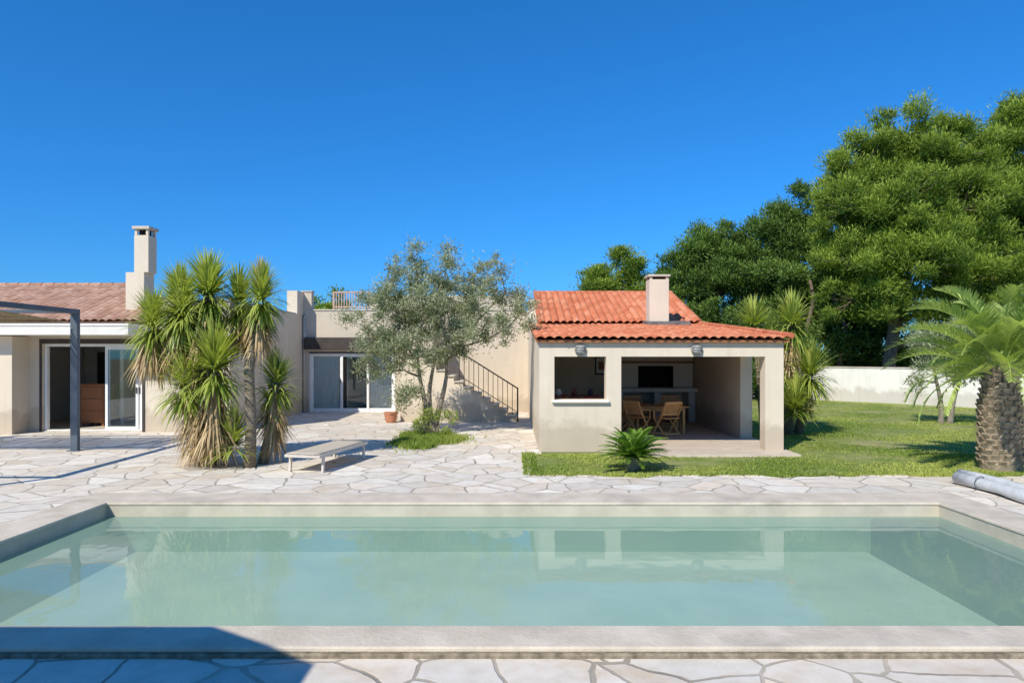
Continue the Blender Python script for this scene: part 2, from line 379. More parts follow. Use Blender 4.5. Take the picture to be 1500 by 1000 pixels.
def tree(label, base, lumps, trunk_r, mat, bark, nsub, rs, per, leaf, name='pine_tree', cat='pine tree', top=None, squash=.75, up=.7, lean=0, group=None, twigs=True, shell=.35, stems=1, spread=5, jit=.26):
    e = root(name, label, cat, base, group)
    m = M(); bx, by, bz = base
    zt = max(l[2] for l in lumps)
    cx = sum(l[0] for l in lumps) / len(lumps)
    th = zt * 0.9 if top is None else top
    spine = []
    for s_ in range(stems):
        ox = (s_ - (stems - 1) / 2) * trunk_r * 2.0
        a = Vector((bx + ox, by + R.uniform(-.1, .1) * (stems > 1), bz - 0.1)); b = Vector((bx + (cx - bx) * .7 + ox * spread, by, th))
        pts = []
        for i in range(10):
            t = i / 9; p = a.lerp(b, t) + Vector((math.sin(t * 5 + s_ * 2) * lean, math.cos(t * 4 + s_) * lean * .6, 0)); pts.append(p)
        rr = [trunk_r * (1.45 if i == 0 else 1.0) * (1 - .75 * i / 9) + .01 for i in range(10)]
        m.tube(pts, rr, 10); spine += pts[2:]
    for l in lumps:
        c = Vector(l[:3])
        cand = [p for p in spine if p.z < c.z + .2] or spine
        q = min(cand, key=lambda p: (p - c).length + abs(c.z - p.z - .5 * (c - p).length) * .5)
        limb(m, q, c, trunk_r * .38, trunk_r * .14, .5)
    P, D, T, subs = clumpy(lumps, nsub, rs, per, squash, up, shell, jit=jit)
    if twigs:
        for c, l in subs: limb(m, l, c, trunk_r * .12, trunk_r * .04, .4, 4, 3)
    keep(m.obj('trunk', bark, smooth=True, weld=False), e)
    n = len(P)
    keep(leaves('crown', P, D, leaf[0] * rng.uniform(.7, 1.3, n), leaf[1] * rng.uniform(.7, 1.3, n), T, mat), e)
    return e

def blade_arr(bases, dirs, L, W, droop, tint, segs=4, base_w=.6):
    n = len(bases); dirs = unit(dirs); up = np.array([0, 0, 1.])
    side = np.cross(dirs, up) + rng.normal(size=(n, 3)) * .05; side = unit(side)
    L = np.ones(n) * L; W = np.ones(n) * W; droop = np.ones(n) * droop
    p = bases.copy(); d = dirs.copy(); rows = []
    prof = [base_w, 1, .85, .55, .06] if segs == 4 else list(np.interp(np.linspace(0, 1, segs + 1), [0, .3, .7, 1], [base_w, 1, .6, .05]))
    for i in range(segs + 1):
        w = (W * prof[i] / 2)[:, None]
        rows.append(p - side * w); rows.append(p + side * w)
        p = p + d * (L / segs)[:, None]
        d = unit(d + np.array([0, 0, -1.]) * (droop * (0.35 + i * .5) / segs)[:, None])
    V = np.stack(rows, 1)
    F = []
    for i in range(segs):
        F.append(np.stack([np.arange(n) * (2 * segs + 2) + j for j in (2 * i, 2 * i + 1, 2 * i + 3, 2 * i + 2)], 1))
    F = np.stack(F, 1).reshape(-1, 4)
    return V.reshape(-1, 3), F, np.repeat(tint, segs)

def cat_meshes(parts):
    V, F, T = [], [], []; o = 0
    for v, f, t in parts: V.append(v); F.append(f + o); T.append(t); o += len(v)
    return np.concatenate(V), np.concatenate(F), np.concatenate(T)

def rosette(c, n, L, W, pmin=-35, pmax=88, droop=.5, t0=.1, t1=1.0, stemh=.3):
    az = rng.uniform(0, 2 * np.pi, n); u = rng.random(n); p = np.radians(pmin + (pmax - pmin) * u ** .85)
    d = np.stack([np.cos(az) * np.cos(p), np.sin(az) * np.cos(p), np.sin(p)], 1)
    b = np.array(c) + d * .05 + np.stack([np.zeros(n), np.zeros(n), (u - .5) * stemh], 1)
    LL = L * rng.uniform(.65, 1.12, n)
    T = t0 + (t1 - t0) * np.clip(u * .6 + rng.random(n) * .5, 0, 1)
    return blade_arr(b, d, LL, W * rng.uniform(.7, 1.1, n), droop * (1.25 - u * .8) * rng.uniform(.5, 1.6, n), T)
def skirt(x, y, z0, z1, n, L, r, W=.04):
    az = rng.uniform(0, 2 * np.pi, n); z = rng.uniform(z0, z1, n)
    p = np.radians(rng.uniform(-84, -40, n))
    d = np.stack([np.cos(az) * np.cos(p), np.sin(az) * np.cos(p), np.sin(p)], 1)
    b = np.stack([x + np.cos(az) * r, y + np.sin(az) * r, z], 1)
    LL = np.minimum(L * rng.uniform(.6, 1.15, n), np.maximum(z / np.sin(-p) * .97, .1))
    return blade_arr(b, d, LL, W * rng.uniform(.6, 1.1, n), rng.uniform(.3, 1.3, n), rng.random(n))

def frond(c, az, pitch, L, curve, nl, ll, lw, vlift=.35, ldroop=.5, tint=.5, start=.12):
    pts = []; d = pitch; p = np.array(c, dtype=float); k = 14
    for i in range(k + 1):
        pts.append(p.copy())
        dv = np.array([math.cos(az) * math.cos(d), math.sin(az) * math.cos(d), math.sin(d)])
        p = p + dv * L / k; d -= curve / k * (0.5 + i / k)
    pts = np.array(pts)
    t = np.linspace(start, .995, nl); idx = t * k; i0 = np.minimum(idx.astype(int), k - 1); fr = (idx - i0)[:, None]
    B = pts[i0] * (1 - fr) + pts[i0 + 1] * fr; tang = unit(pts[i0 + 1] - pts[i0])
    side = np.array([-math.sin(az), math.cos(az), 0.0]) * np.ones((nl, 1))
    nrm = unit(np.cross(tang, side)); nrm = nrm * np.sign(nrm[:, 2:3] + 1e-6)
    env = np.clip(np.sin(np.pi * np.clip(t * .8 + .16, 0, 1)) ** .7, .15, 1)
    out = []
    for s in (-1, 1):
        D = side * s + tang * (.45 + .8 * t[:, None]) + nrm * vlift + rng.normal(size=(nl, 3)) * .08
        out.append(blade_arr(B, D, ll * env * rng.uniform(.85, 1.1, nl), lw, ldroop, np.clip(tint + rng.normal(size=nl) * .12, 0, 1), 3))
    w = np.linspace(.018, .004, k + 1)[:, None] * (L / 1.5)
    sd = np.array([-math.sin(az), math.cos(az), 0.0]) * np.ones((k + 1, 1)); nn = np.array([0, 0, 1.])
    for axis in (sd, np.tile(nn, (k + 1, 1))):
        V = np.stack([pts - axis * w, pts + axis * w], 1).reshape(-1, 3)
        F = np.array([[2 * i, 2 * i + 1, 2 * i + 3, 2 * i + 2] for i in range(k)])
        out.append((V, F, np.full(k, .9)))
    return out

def tiles(name, o, u, v, ul, vl, mat, parent, pitch=.21, row=.38, clip=None, amp=.045):
    o = np.array(o, float); u = unit(np.array(u, float)); v = unit(np.array(v, float)); nrm = np.cross(u, v)
    nc = int(round(ul / pitch)); nr = int(math.ceil(vl / row)); sub = 8
    us = np.linspace(0, nc, nc * sub + 1); rows = []
    for r in range(nr):
        for k, f in enumerate((0.0, .5, .985)): rows.append((r, r + f, .018 * (1 - f)))
    jit = rng.normal(size=(nr, nc + 1)) * .002
    shift = rng.normal(size=(nr, nc + 1)) * .008
    ci = np.minimum((us + .0).astype(int), nc)
    grid = []
    for r, vv, h in rows:
        vpos = np.minimum(vv * row, vl)
        hh = amp * np.abs(np.sin(np.pi * us)) ** .8 + h + jit[r, ci] + .004 * np.sin(us * .35 + r * .5)
        vp = vpos + (shift[r, ci] if vpos < vl else 0)
        P = o + np.outer(us * ul / nc, u) + np.outer(np.ones(len(us)) * vp, v) + np.outer(hh, nrm)
        grid.append(P)
    G = np.array(grid); nR, nU = G.shape[:2]
    idx = np.arange(nR * nU).reshape(nR, nU)
    F = np.stack([idx[:-1, :-1], idx[:-1, 1:], idx[1:, 1:], idx[1:, :-1]], -1).reshape(-1, 4)
    rowid = np.array([rr[0] for rr in rows])[:-1]
    tid = rng.random((nr, nc + 1))
    T = tid[np.repeat(rowid, nU - 1), np.tile(np.minimum(us[:-1].astype(int), nc), nR - 1)]
    V = G.reshape(-1, 3)
    if clip:
        cen = V[F].mean(1) - o
        F_ok = np.array([clip(a, b) for a, b in zip(cen @ u, cen @ v)]); F = F[F_ok]; T = T[F_ok]
    ob = npmesh(name, V, F, mat, T, None)
    sm = ob.modifiers.new('solid', 'SOLIDIFY'); sm.thickness = .012
    if parent: ob.parent = parent
    return ob

def capline(a, b, mat, parent, name='ridge_tile', r=.10, step=.36):
    a = Vector(a); b = Vector(b); L = (b - a).length; n = int(L / step); m = M()
    for i in range(n):
        p = a.lerp(b, i / n); q = a.lerp(b, (i + 1.12) / n)
        m.tube([p, q], [r * 1.08, r * .92], 12)
    o = m.obj(name, mat, parent, smooth=False, weld=False)
    at = o.data.attributes.new('tint', 'FLOAT', 'FACE')
    at.data.foreach_set('value', np.repeat(rng.random(n), 14)[:len(o.data.polygons)].astype(np.float32) if n else [])
    return o

# ------------------------------------------------------------ sky, sun, camera
A = math.radians(33); E = math.radians(43)
w = bpy.data.worlds.new("World"); scene.world = w; w.use_nodes = True
nt = w.node_tree; bg = nt.nodes['Background']
sky = nt.nodes.new('ShaderNodeTexSky'); sky.sky_type = 'NISHITA'; sky.sun_disc = False
sky.sun_elevation = E; sky.sun_rotation = math.pi + A
sky.altitude = 300; sky.air_density = 1.0; sky.dust_density = 0.1; sky.ozone_density = 3.0
tcw = N(nt, 'ShaderNodeTexCoord'); sxw = N(nt, 'ShaderNodeSeparateXYZ'); nt.links.new(tcw.outputs['Generated'], sxw.inputs[0])
grade = ramp(nt, sxw.outputs[2], [(0.0, (0.17, 0.46, 0.86)), (0.2, (0.14, 0.58, 1.02)), (0.5, (0.13, 0.70, 1.18))])
mm = mix(nt, 1.0, sky.outputs[0], grade, 'MULTIPLY')
nt.links.new(mm, bg.inputs[0]); bg.inputs[1].default_value = 0.15
sl = bpy.data.lights.new('sun', 'SUN'); sl.energy = 5.0; sl.angle = math.radians(.5); sl.color = (1, .94, .83)
so = bpy.data.objects.new('sun', sl); COL.objects.link(so)
sd = Vector((math.sin(A) * math.cos(E), math.cos(A) * math.cos(E), -math.sin(E)))
so.rotation_euler = sd.to_track_quat('-Z', 'Y').to_euler(); so.location = (-10, -10, 20)
cam = bpy.data.cameras.new('camera'); co = bpy.data.objects.new('camera', cam); COL.objects.link(co)
co.location = (0, 0, 2.0); co.rotation_euler = (math.pi / 2, 0, 0)
cam.lens = 24; cam.sensor_width = 36; cam.shift_y = 20 / 1500; cam.clip_end = 3000
scene.camera = co
scene.view_settings.view_transform = 'Standard'; scene.view_settings.look = 'None'; scene.view_settings.exposure = 0

def struct(o): o['kind'] = 'structure'; return o
def stuff(o): o['kind'] = 'stuff'; return o

# ------------------------------------------------------------ ground, patio, lawn, pool
CX0, CX1, CY0, CY1 = -5.84, 6.16, 4.52, 9.6
PX0, PX1, PY0, PY1 = -5.31, 5.59, 4.886, 8.95
def flat(name, xs, ys, z, inside, mat):
    m = M()
    for i in range(len(xs) - 1):
        for j in range(len(ys) - 1):
            cx, cy = (xs[i] + xs[i + 1]) / 2, (ys[j] + ys[j + 1]) / 2
            if inside(cx, cy): m.add([(xs[i], ys[j], z), (xs[i + 1], ys[j], z), (xs[i + 1], ys[j + 1], z), (xs[i], ys[j + 1], z)], [(0, 1, 2, 3)])
    return struct(m.obj(name, mat))
inpool = lambda x, y: CX0 + .1 < x < CX1 - .1 and CY0 + .1 < y < CY1 - .1
h = [CX0 + .1, CX1 - .1]; k = [CY0 + .1, CY1 - .1]
flat('ground', [-900] + h + [900], [-300] + k + [1500], -.03, lambda x, y: not inpool(x, y), GRND)
flat('lawn', [.2, 40], [11.2, 34], -.012, lambda x, y: True, LAWN)
flat('patio_paving', [-18, CX0 + .1, .3, .6, CX1 - .1, 13], [-8, CY0 + .1, CY1 - .1, 11.35, 13.8, 24.1], 0,
     lambda x, y: (not inpool(x, y)) and (y < 11.35 or x < .3 or (x < .6 and y > 13.8)), PAVE)
m = M().box(.56, 5.72, 14.12, 24, -.02, .035).box(2.1, 5.72, 13.5, 14.119, -.02, .034); struct(m.obj('terrace_floor', FLOORP))
m = M().box(.26, .33, 11.35, 13.8, -.02, .018).box(.33, 12.9, 11.30, 11.37, -.02, .016); struct(m.obj('paving_edge', CONC))

pool = root('swimming_pool', 'rectangular swimming pool with pale rendered coping and green water', 'swimming pool', (0, 7, 0))
cop = M().grid(CX0, CX1, CY0, CY1, .03, .07, [(PX0, PX1, PY0, PY1)], 'xy').obj('coping', COPING, bevel=.012); keep(cop, pool)
ke = M().grid(CX0 - .02, CX1 + .02, CY0 - .02, CY1 + .02, -.12, .03, [(PX0 - .02, PX1 + .02, PY0 - .02, PY1 + .02)], 'xy').obj('kerb', KERB, bevel=.01); keep(ke, pool)
fz = -.58; bx = 4.65; wz = -.115
def ring(z0, z1, e):
    m = M()
    m.add([(PX0 - e, PY0 - e, z1), (PX1 + e, PY0 - e, z1), (PX1 + e, PY1 + e, z1), (PX0 - e, PY1 + e, z1),
       (PX0 - e, PY0 - e, z0), (PX1 + e, PY0 - e, z0), (PX1 + e, PY1 + e, z0), (PX0 - e, PY1 + e, z0)],
      [(0, 1, 5, 4), (1, 2, 6, 5), (2, 3, 7, 6), (3, 0, 4, 7)]); return m
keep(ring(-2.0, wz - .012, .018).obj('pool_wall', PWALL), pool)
keep(ring(wz - .012, .028, .012).obj('pool_rim', RIM), pool)
m = M(); m.add([(PX0 - .1, PY0 - .1, fz), (bx, PY0 - .1, fz), (bx, PY1 + .1, fz), (PX0 - .1, PY1 + .1, fz)], [(0, 1, 2, 3)])
keep(m.obj('pool_floor', SHELL), pool)
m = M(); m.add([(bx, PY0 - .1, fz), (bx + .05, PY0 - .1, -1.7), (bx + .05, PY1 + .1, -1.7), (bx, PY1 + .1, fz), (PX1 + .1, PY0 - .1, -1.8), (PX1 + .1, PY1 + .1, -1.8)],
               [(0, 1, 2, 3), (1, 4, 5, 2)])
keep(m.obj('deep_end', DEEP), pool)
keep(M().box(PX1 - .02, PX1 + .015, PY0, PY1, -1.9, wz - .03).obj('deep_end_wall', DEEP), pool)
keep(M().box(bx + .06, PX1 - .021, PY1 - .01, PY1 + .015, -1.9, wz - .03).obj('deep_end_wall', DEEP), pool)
wt = M().box(PX0 - .03, PX1 + .03, PY0 - .03, PY1 + .03, -1.95, wz).obj('water', watermat()); keep(wt, pool)

# ------------------------------------------------------------ left house
H = root('house', 'beige rendered house with brown tiled roof, flat canopy and sliding door', 'house', (-11, 20, 0))
m = M().grid(-17, -7.35, 0, 3.4, 17.8, 18.05, [(-12.25, -9.64, -.1, 2.3), (-17.1, -9.5, 2.9, 3.5)], 'xz')
m.grid(18.05, 24.0, 0, 3.4, -7.6, -7.35, [], 'yz')
m.box(-9.75, -9.5, 18.05, 24, 2.9, 3.4)
m.box(-7.68, -7.33, 23.3, 23.99, 3.4, 4.2)
keep(m.obj('wall', WALL), H)
m = M().box(-17.5, -12.6, 17.2, 17.8, 0, 2.48)
keep(m.obj('pier', WALL), H)
m = M().box(-17, -9.42, 16.75, 17.8, 2.5, 2.72).box(-17.02, -9.40, 16.73, 17.8, 2.72, 2.78)
keep(m.obj('canopy', WHITEW), H)
m = M().box(-7.58, -7.37, 18.0, 23.3, 3.4, 3.44).box(-9.5, -7.33, 17.77, 18.0, 3.4, 3.44); keep(m.obj('parapet_coping', CONC), H)
m = M().box(-9.5, -7.6, 18.05, 24, 2.85, 3.0); keep(m.obj('flat_roof', CONC), H)
rs = math.hypot(3.55, 1.25)
def clipf(u, v): return u < 7.55 - (2.1 / rs) * v
tr = tiles('roof', (-17, 17.5, 2.88), (1, 0, 0), (0, 3.55, 1.25), 7.6, rs, TILE_B, None, pitch=.20, row=.36, clip=clipf, amp=.045); keep(tr, H)
m = M(); m.add([(-17, 17.5, 2.85), (-9.42, 17.5, 2.85), (-11.55, 21.05, 4.10), (-17, 21.05, 4.10), (-9.42, 24.6, 2.85), (-17, 24.6, 2.85)],
               [(0, 1, 2, 3), (1, 4, 2), (2, 4, 5, 3), (0, 3, 5), (0, 5, 4, 1)])
keep(m.obj('roof_deck', TILE_B), H)
keep(capline((-11.55, 21.05, 4.13), (-17, 21.05, 4.13), TILE_B, None), H)
keep(capline((-9.47, 17.5, 2.93), (-11.55, 21.05, 4.16), TILE_B, None), H)
m = M().box(-10.36, -9.86, 18.3, 18.82, 2.9, 4.22).box(-10.15, -9.76, 18.33, 18.76, 4.22, 5.22)
for (a, b) in ((-10.14, 18.34), (-9.84, 18.34), (-10.14, 18.67), (-9.84, 18.67)): m.box(a, a + .07, b, b + .08, 5.22, 5.38)
keep(m.obj('chimney', WALL, bevel=.012), H)
m = M().box(-10.19, -9.72, 18.29, 18.80, 5.38, 5.46); keep(m.obj('chimney_cap', CONC, bevel=.01), H)
m = M().box(-10.06, -9.85, 18.43, 18.66, 5.2, 5.378); keep(m.obj('flue', SOOT), H)
m = M().box(-14, -8, 22.4, 22.5, 0, 2.6).box(-14.1, -14, 18.05, 22.5, 0, 2.6).box(-8, -7.9, 18.05, 22.5, 0, 2.6).box(-11.25, -11.15, 19.6, 22.4, 0, 2.6)
keep(m.obj('room_wall', ROOMW), H)
m = M().box(-14, -8, 18.05, 22.5, 2.6, 2.68); keep(m.obj('ceiling', ROOMW), H)
m = M().box(-14, -8, 17.82, 22.4, 0, .03); keep(m.obj('room_floor', CONC), H)
keep(M().box(-13.6, -12.9, 22.38, 22.399, .03, 2.1).obj('inner_door', SHUT), H)
for a in (-12.31, -9.635): keep(M().box(a, a + .06, 17.775, 17.799, 0, 2.30).obj('shutter_rail', SHUT), H)
keep(M().box(-12.31, -9.575, 17.77, 17.799, 2.301, 2.42).obj('shutter_box', SHUT), H)
def sliding_door(parent, x0, x1, z0, z1, y, splits, name='sliding_door'):
    d = bpy.data.objects.new(name, None); COL.objects.link(d); d.location = ((x0 + x1) / 2, y, z0); keep(d, parent)
    def kk(o):
        o.parent = d; o.matrix_parent_inverse = Matrix.Translation(-Vector(((x0 + x1) / 2, y, z0))); return o
    m = M().grid(x0, x1, z0, z1, y - .03, y + .08, [(x0 + .07, x1 - .07, z0 + .05, z1 - .07)], 'xz')
    kk(m.obj('frame', PVC, bevel=.006))
    for i, (a, b) in enumerate(splits):
        yy = y + (.0 if i % 2 else .035)
        m = M().grid(a, b, z0 + .052, z1 - .072, yy - .016, yy + .016, [(a + .07, b - .07, z0 + .13, z1 - .15)], 'xz')
        kk(m.obj('sash', PVC, bevel=.004))
        m = M().box(a + .068, b - .068, yy - .004, yy + .004, z0 + .128, z1 - .148)
        kk(m.obj('glass_pane', GLASS))
        m = M().box(b - .05, b - .03, yy - .045, yy - .0165, z0 + 1.0, z0 + 1.16); kk(m.obj('handle', DARKM))
    return d
sliding_door(H, -12.24, -9.65, .0, 2.295, 17.9, [(-10.62, -9.73), (-10.66, -9.79)])
m = M()
for i in range(9): m.tube([(-9.9 + .045 * i, 18.3 + .03 * (i % 2), .05), (-9.9 + .045 * i, 18.3 + .03 * (i % 2), 2.5)], .028, 6)
keep(m.obj('curtain', CURT), H)
cb = root('cabinet', 'dark red-brown wooden chest inside the doorway', 'cabinet', (-11.7, 19.1, 0))
m = M().box(-11.95, -11.3, 18.9, 19.4, .13, 1.16).box(-11.98, -11.27, 18.87, 19.42, 1.16, 1.2)
keep(m.obj('body', WOODD, bevel=.008), cb)
for j in range(3):
    keep(M().box(-11.92, -11.33, 18.882, 18.899, .17 + j * .33, .46 + j * .33).obj('drawer', WOODD, bevel=.005), cb)
for a, b in ((-11.94, 18.92), (-11.37, 18.92), (-11.94, 19.32), (-11.37, 19.32)):
    keep(M().box(a, a + .06, b, b + .06, .031, .13).obj('leg', WOODD), cb)

# ------------------------------------------------------------ central flat roofed house
C = root('flat_roof_house', 'beige flat-roofed house wing with roof terrace railing and patio doors', 'house', (-3.5, 26, 0))
m = M().grid(-7.6, 5.4, 0, 3.56, 24.0, 24.25, [(-7.15, -4.1, -.1, 2.12), (.8, 5.5, 2.6, 3.7)], 'xz').box(-7.6, -7.35, 24.25, 31, 0, 3.56).box(-7.35, .5, 30.75, 31, 0, 3.56)
m.box(-7.38, -7.05, 24.0, 24.3, 3.56, 4.22)
keep(m.obj('wall', WALLP), C)
m = M().box(-7.04, 0.4, 23.97, 24.28, 3.562, 3.61).box(-7.41, -7.02, 23.97, 24.33, 4.22, 4.26); keep(m.obj('parapet_coping', CONC), C)
m = M().box(-7.35, .5, 24.25, 30.75, 3.0, 3.15); keep(m.obj('roof_terrace', CONC), C)
m = M().box(-7.28, -4.0, 23.84, 23.998, 2.20, 2.62); keep(m.obj('shutter_box', SHUT, bevel=.01), C)
m = M().box(-7.15, -4.1, 24.03, 24.05, 2.06, 2.119); keep(m.obj('shutter_slat', SHUT), C)
xe = -5.0
m = M().beam((-6.3, 24.12, 4.22), (xe, 24.12, 4.22), .05, .05).beam((-6.3, 24.12, 3.70), (xe, 24.12, 3.70), .04, .04)
for i in range(15): m.beam((-6.3 + i * .093, 24.12, 3.6), (-6.3 + i * .093, 24.12, 4.21), .028, .028)
for i in range(2): m.beam((-6.3 + i * 1.3, 24.12, 3.6), (-6.3 + i * 1.3, 24.12, 4.24), .06, .06)
keep(m.obj('railing', BROWNM, weld=False), C)
keep(M().box(xe, .35, 24.05, 24.24, 3.612, 4.1).obj('parapet', WALLP), C)
sliding_door(C, -7.14, -4.11, 0, 2.10, 24.08, [(-7.07, -6.0), (-6.03, -5.05), (-5.1, -4.18)])
m = M().box(-7.3, 0, 27.0, 27.1, 0, 2.9).box(-5.95, -5.9, 24.6, 27, 0, 2.9); keep(m.obj('room_wall', ROOMW), C)
for x0_, n_ in ((-5.02, 20), (-7.0, 20)):  # left curtain is added, standing in for a bright sunlit view in that pane
    m = M()
    for i in range(n_): m.tube([(x0_ + .045 * i, 24.2 + .02 * (i % 2), .05), (x0_ + .045 * i, 24.2 + .02 * (i % 2), 2.1)], .028, 6)
    keep(m.obj('curtain', CURT), C)
m = M().tube([(-7.28, 23.93, 0.02), (-7.28, 23.93, 3.3)], .045, 12).tube([(-7.28, 23.93, 3.3), (-7.28, 24.02, 3.42)], .045, 12)
keep(m.obj('downpipe', CONC, smooth=True), C)

# staircase
S = root('staircase', 'outdoor concrete staircase with black iron handrail against the house', 'staircase', (-1, 21, 0))
m = M(); prof = [(.14, 0)]
x = .14; z = 0
for i in range(10):
    z += .17; prof.append((x, z)); x -= .27; prof.append((x, z))
z += .17; prof.append((x, z)); prof.append((-3.35, z)); prof.append((-3.35, 0))
n = len(prof); vs = [(a, 20.5, b) for a, b in prof] + [(a, 21.5, b) for a, b in prof]
m.add(vs, [tuple(range(n)), tuple(range(2 * n - 1, n - 1, -1))] + [(i, (i + 1) % n, (i + 1) % n + n, i + n) for i in range(n)])
keep(m.obj('flight', WALL), S)
m = M()
for i in range(9): m.box(-3.34, -2.58, 21.505 + .27 * i, 21.505 + .27 * (i + 1), 0, 1.87 + .185 * (i + 1))
keep(m.obj('flight', WALLP), S)
for i in range(10):
    x_ = .14 - i * .27; keep(M().box(x_ - .268, x_ + .025, 20.45, 21.5, .172 + i * .17 - .001, .172 + i * .17 + .035).obj('tread', CONC), S)
m = M()
sl_ = .17 / .27
pt = lambda x_, dz: (x_, 20.56, (.14 - x_) * sl_ + dz)
m.beam(pt(.16, 1.02), pt(-1.6, 1.02), .04, .04).beam(pt(.16, .30), pt(-1.6, .30), .02, .02)
m.beam((.17, 20.56, 0), (.17, 20.56, 1.03), .045, .045)
for i in range(12):
    xx = .01 - i * .145; m.beam((xx, 20.56, (.14 - xx) * sl_ + .05), (xx, 20.56, (.14 - xx) * sl_ + 1.0), .018, .018)
keep(m.obj('handrail', BLACK, weld=False), S)

# ------------------------------------------------------------ pool house
Hs = root('pool_house', 'open-fronted beige pool house with orange clay tile roof and chimney', 'building', (3, 17, 0))
m = M().grid(.564, 5.61, 0, 2.255, 14.1, 14.4, [(.874, 1.946, 1.08, 1.97), (2.256, 5.23, -.1, 1.97)], 'xz')
m.prism_x([(14.4, 0), (23.99, 0), (23.99, 3.95), (20.8, 2.88), (14.4, 2.28)], .564, .86)
m.prism_x([(16.2, 0), (24.9, 0), (24.9, 4.15), (20.8, 2.88), (16.2, 2.44)], 5.42, 5.70)
m.prism_x([(14.4, 1.97), (16.2, 1.97), (16.2, 2.44), (14.4, 2.28)], 5.33, 5.60)
m.prism_x([(21.0, 0), (21.2, 0), (21.2, 3.0), (21.0, 2.93)], .86, 5.42)
keep(m.obj('wall', WALL), Hs)
m = M().box(.82, 2.0, 14.02, 14.42, 1.02, 1.078); keep(m.obj('window_sill', WHITEW, bevel=.01), Hs)
l1 = math.hypot(6.85, .575)
t1 = tiles('roof', (.49, 13.93, 2.335), (1, 0, 0), (0, 6.85, .575), 5.22, l1, TILE_O, None, pitch=.185, row=.36, amp=.042); keep(t1, Hs)
l2 = math.hypot(4.0, 1.28)
t2 = tiles('roof', (.82, 20.7, 2.97), (1, 0, 0), (0, 4.0, 1.28), 4.92, l2, TILE_O, None, pitch=.215, row=.40, amp=.07); keep(t2, Hs)
m = M().prism_x([(14.0, 2.26), (20.8, 2.89), (20.8, 2.945), (14.0, 2.315)], .50, 5.70)
m.prism_x([(20.8, 2.905), (24.7, 4.17), (24.7, 4.20), (20.8, 2.96)], .83, 5.70)
m.prism_x([(24.7, 4.17), (28, 3.1), (28, 3.15), (24.7, 4.2)], .83, 5.70)
keep(m.obj('roof_deck', WOODD), Hs)
keep(capline((.8, 24.7, 4.24), (5.74, 24.7, 4.24), TILE_O, None, r=.085), Hs)
keep(capline((5.71, 13.95, 2.40), (5.71, 20.75, 2.97), TILE_O, None, 'verge_tile', .06), Hs)
keep(capline((5.71, 20.75, 3.01), (5.71, 24.7, 4.26), TILE_O, None, 'verge_tile', .075), Hs)
keep(capline((.84, 20.75, 3.01), (.84, 24.7, 4.26), TILE_O, None, 'verge_tile', .075), Hs)
m = M().box(4.03, 4.60, 20.0, 20.55, 2.75, 4.22)
for a, b in ((4.04, 20.01), (4.51, 20.01), (4.04, 20.46), (4.51, 20.46)): m.box(a, a + .08, b, b + .08, 4.22, 4.30)
keep(m.obj('chimney', WALL, bevel=.01), Hs)
keep(M().box(3.99, 4.64, 19.96, 20.59, 4.30, 4.36).obj('chimney_cap', CONC, bevel=.01), Hs)
keep(M().box(4.12, 4.51, 20.1, 20.46, 4.2, 4.298).obj('flue', SOOT), Hs)
keep(M().prism_x([(19.9, 2.88), (20.66, 2.95), (20.66, 3.04), (19.9, 2.985)], 3.95, 5.2).obj('roof_strip', DGREY), Hs)  # dark grey strip around the chimney base, running on to the right
B = root('barbecue', 'built-in white masonry barbecue with dark firebox and counter', 'barbecue', (4.3, 20.5, 0))
m = M().grid(3.26, 5.38, 1.04, 2.8, 20.3, 20.995, [(3.75, 4.80, 1.03, 1.68)], 'xz')
m.box(3.1, 3.3, 20.1, 20.95, .036, .92).box(4.2, 4.4, 20.1, 20.95, .036, .92).box(5.2, 5.4, 20.1, 20.95, .036, .92)
keep(m.obj('masonry', WHITEW, bevel=.01), B)
keep(M().box(3.0, 5.41, 19.90, 20.99, .92, 1.035).obj('counter', WHITEW, bevel=.01), B)
keep(M().box(3.31, 4.19, 20.15, 20.9, .46, .50).box(4.41, 5.19, 20.15, 20.9, .46, .50).obj('shelf', WHITEW), B)
keep(M().box(3.755, 4.795, 20.75, 20.99, 1.04, 1.675).box(3.755, 3.775, 20.32, 20.75, 1.04, 1.675).box(4.775, 4.795, 20.32, 20.75, 1.04, 1.675).obj('firebox', SOOT), B)
keep(M().box(3.2, 5.39, 20.22, 20.3, 1.76, 1.82).obj('mantel', WOODD, bevel=.005), B)
P_ = root('picture_frame', 'framed picture with white mount on the back wall', 'picture', (2.75, 20.98, 1.7))
keep(M().grid(2.55, 2.93, 1.40, 1.96, 20.955, 20.995, [(2.59, 2.89, 1.44, 1.92)], 'xz').obj('frame', BLACK), P_)
keep(M().box(2.59, 2.89, 20.975, 20.99, 1.44, 1.92).obj('mount', PVC), P_)
keep(M().box(2.65, 2.83, 20.968, 20.974, 1.55, 1.80).obj('print', WOODD), P_)
def wall_lamp(x, z=2.11):
    e = root('wall_lamp', 'round grey metal bulkhead lamp fixed to the beam above the terrace', 'wall lamp', (x, 14.1, z), 'round lamps on the pool house beam')
    m = M().lathe([(0, 0), (.115, 0), (.12, .02), (.12, .045), (.09, .06), (.085, .055)], (0, 0, 0), 28)
    g = M().lathe([(.088, .04), (.078, .06), (.05, .078), (0.001, .085)], (0, 0, 0), 24)
    c = M()
    for q in (-.05, 0, .05):
        c.tube([(-.1, q, .055), (-.06, q, .085), (0, q, .095), (.06, q, .085), (.1, q, .055)], .007, 6)
    for mm_, nm, mt in ((m, 'housing', CHROME), (g, 'lamp_glass', LAMPG), (c, 'guard', CHROME)):
        o = mm_.obj(nm, mt, e, smooth=True); o.rotation_euler = (math.pi / 2, 0, 0); o.location = (0, -.002, 0)
wall_lamp(1.41); wall_lamp(3.81)

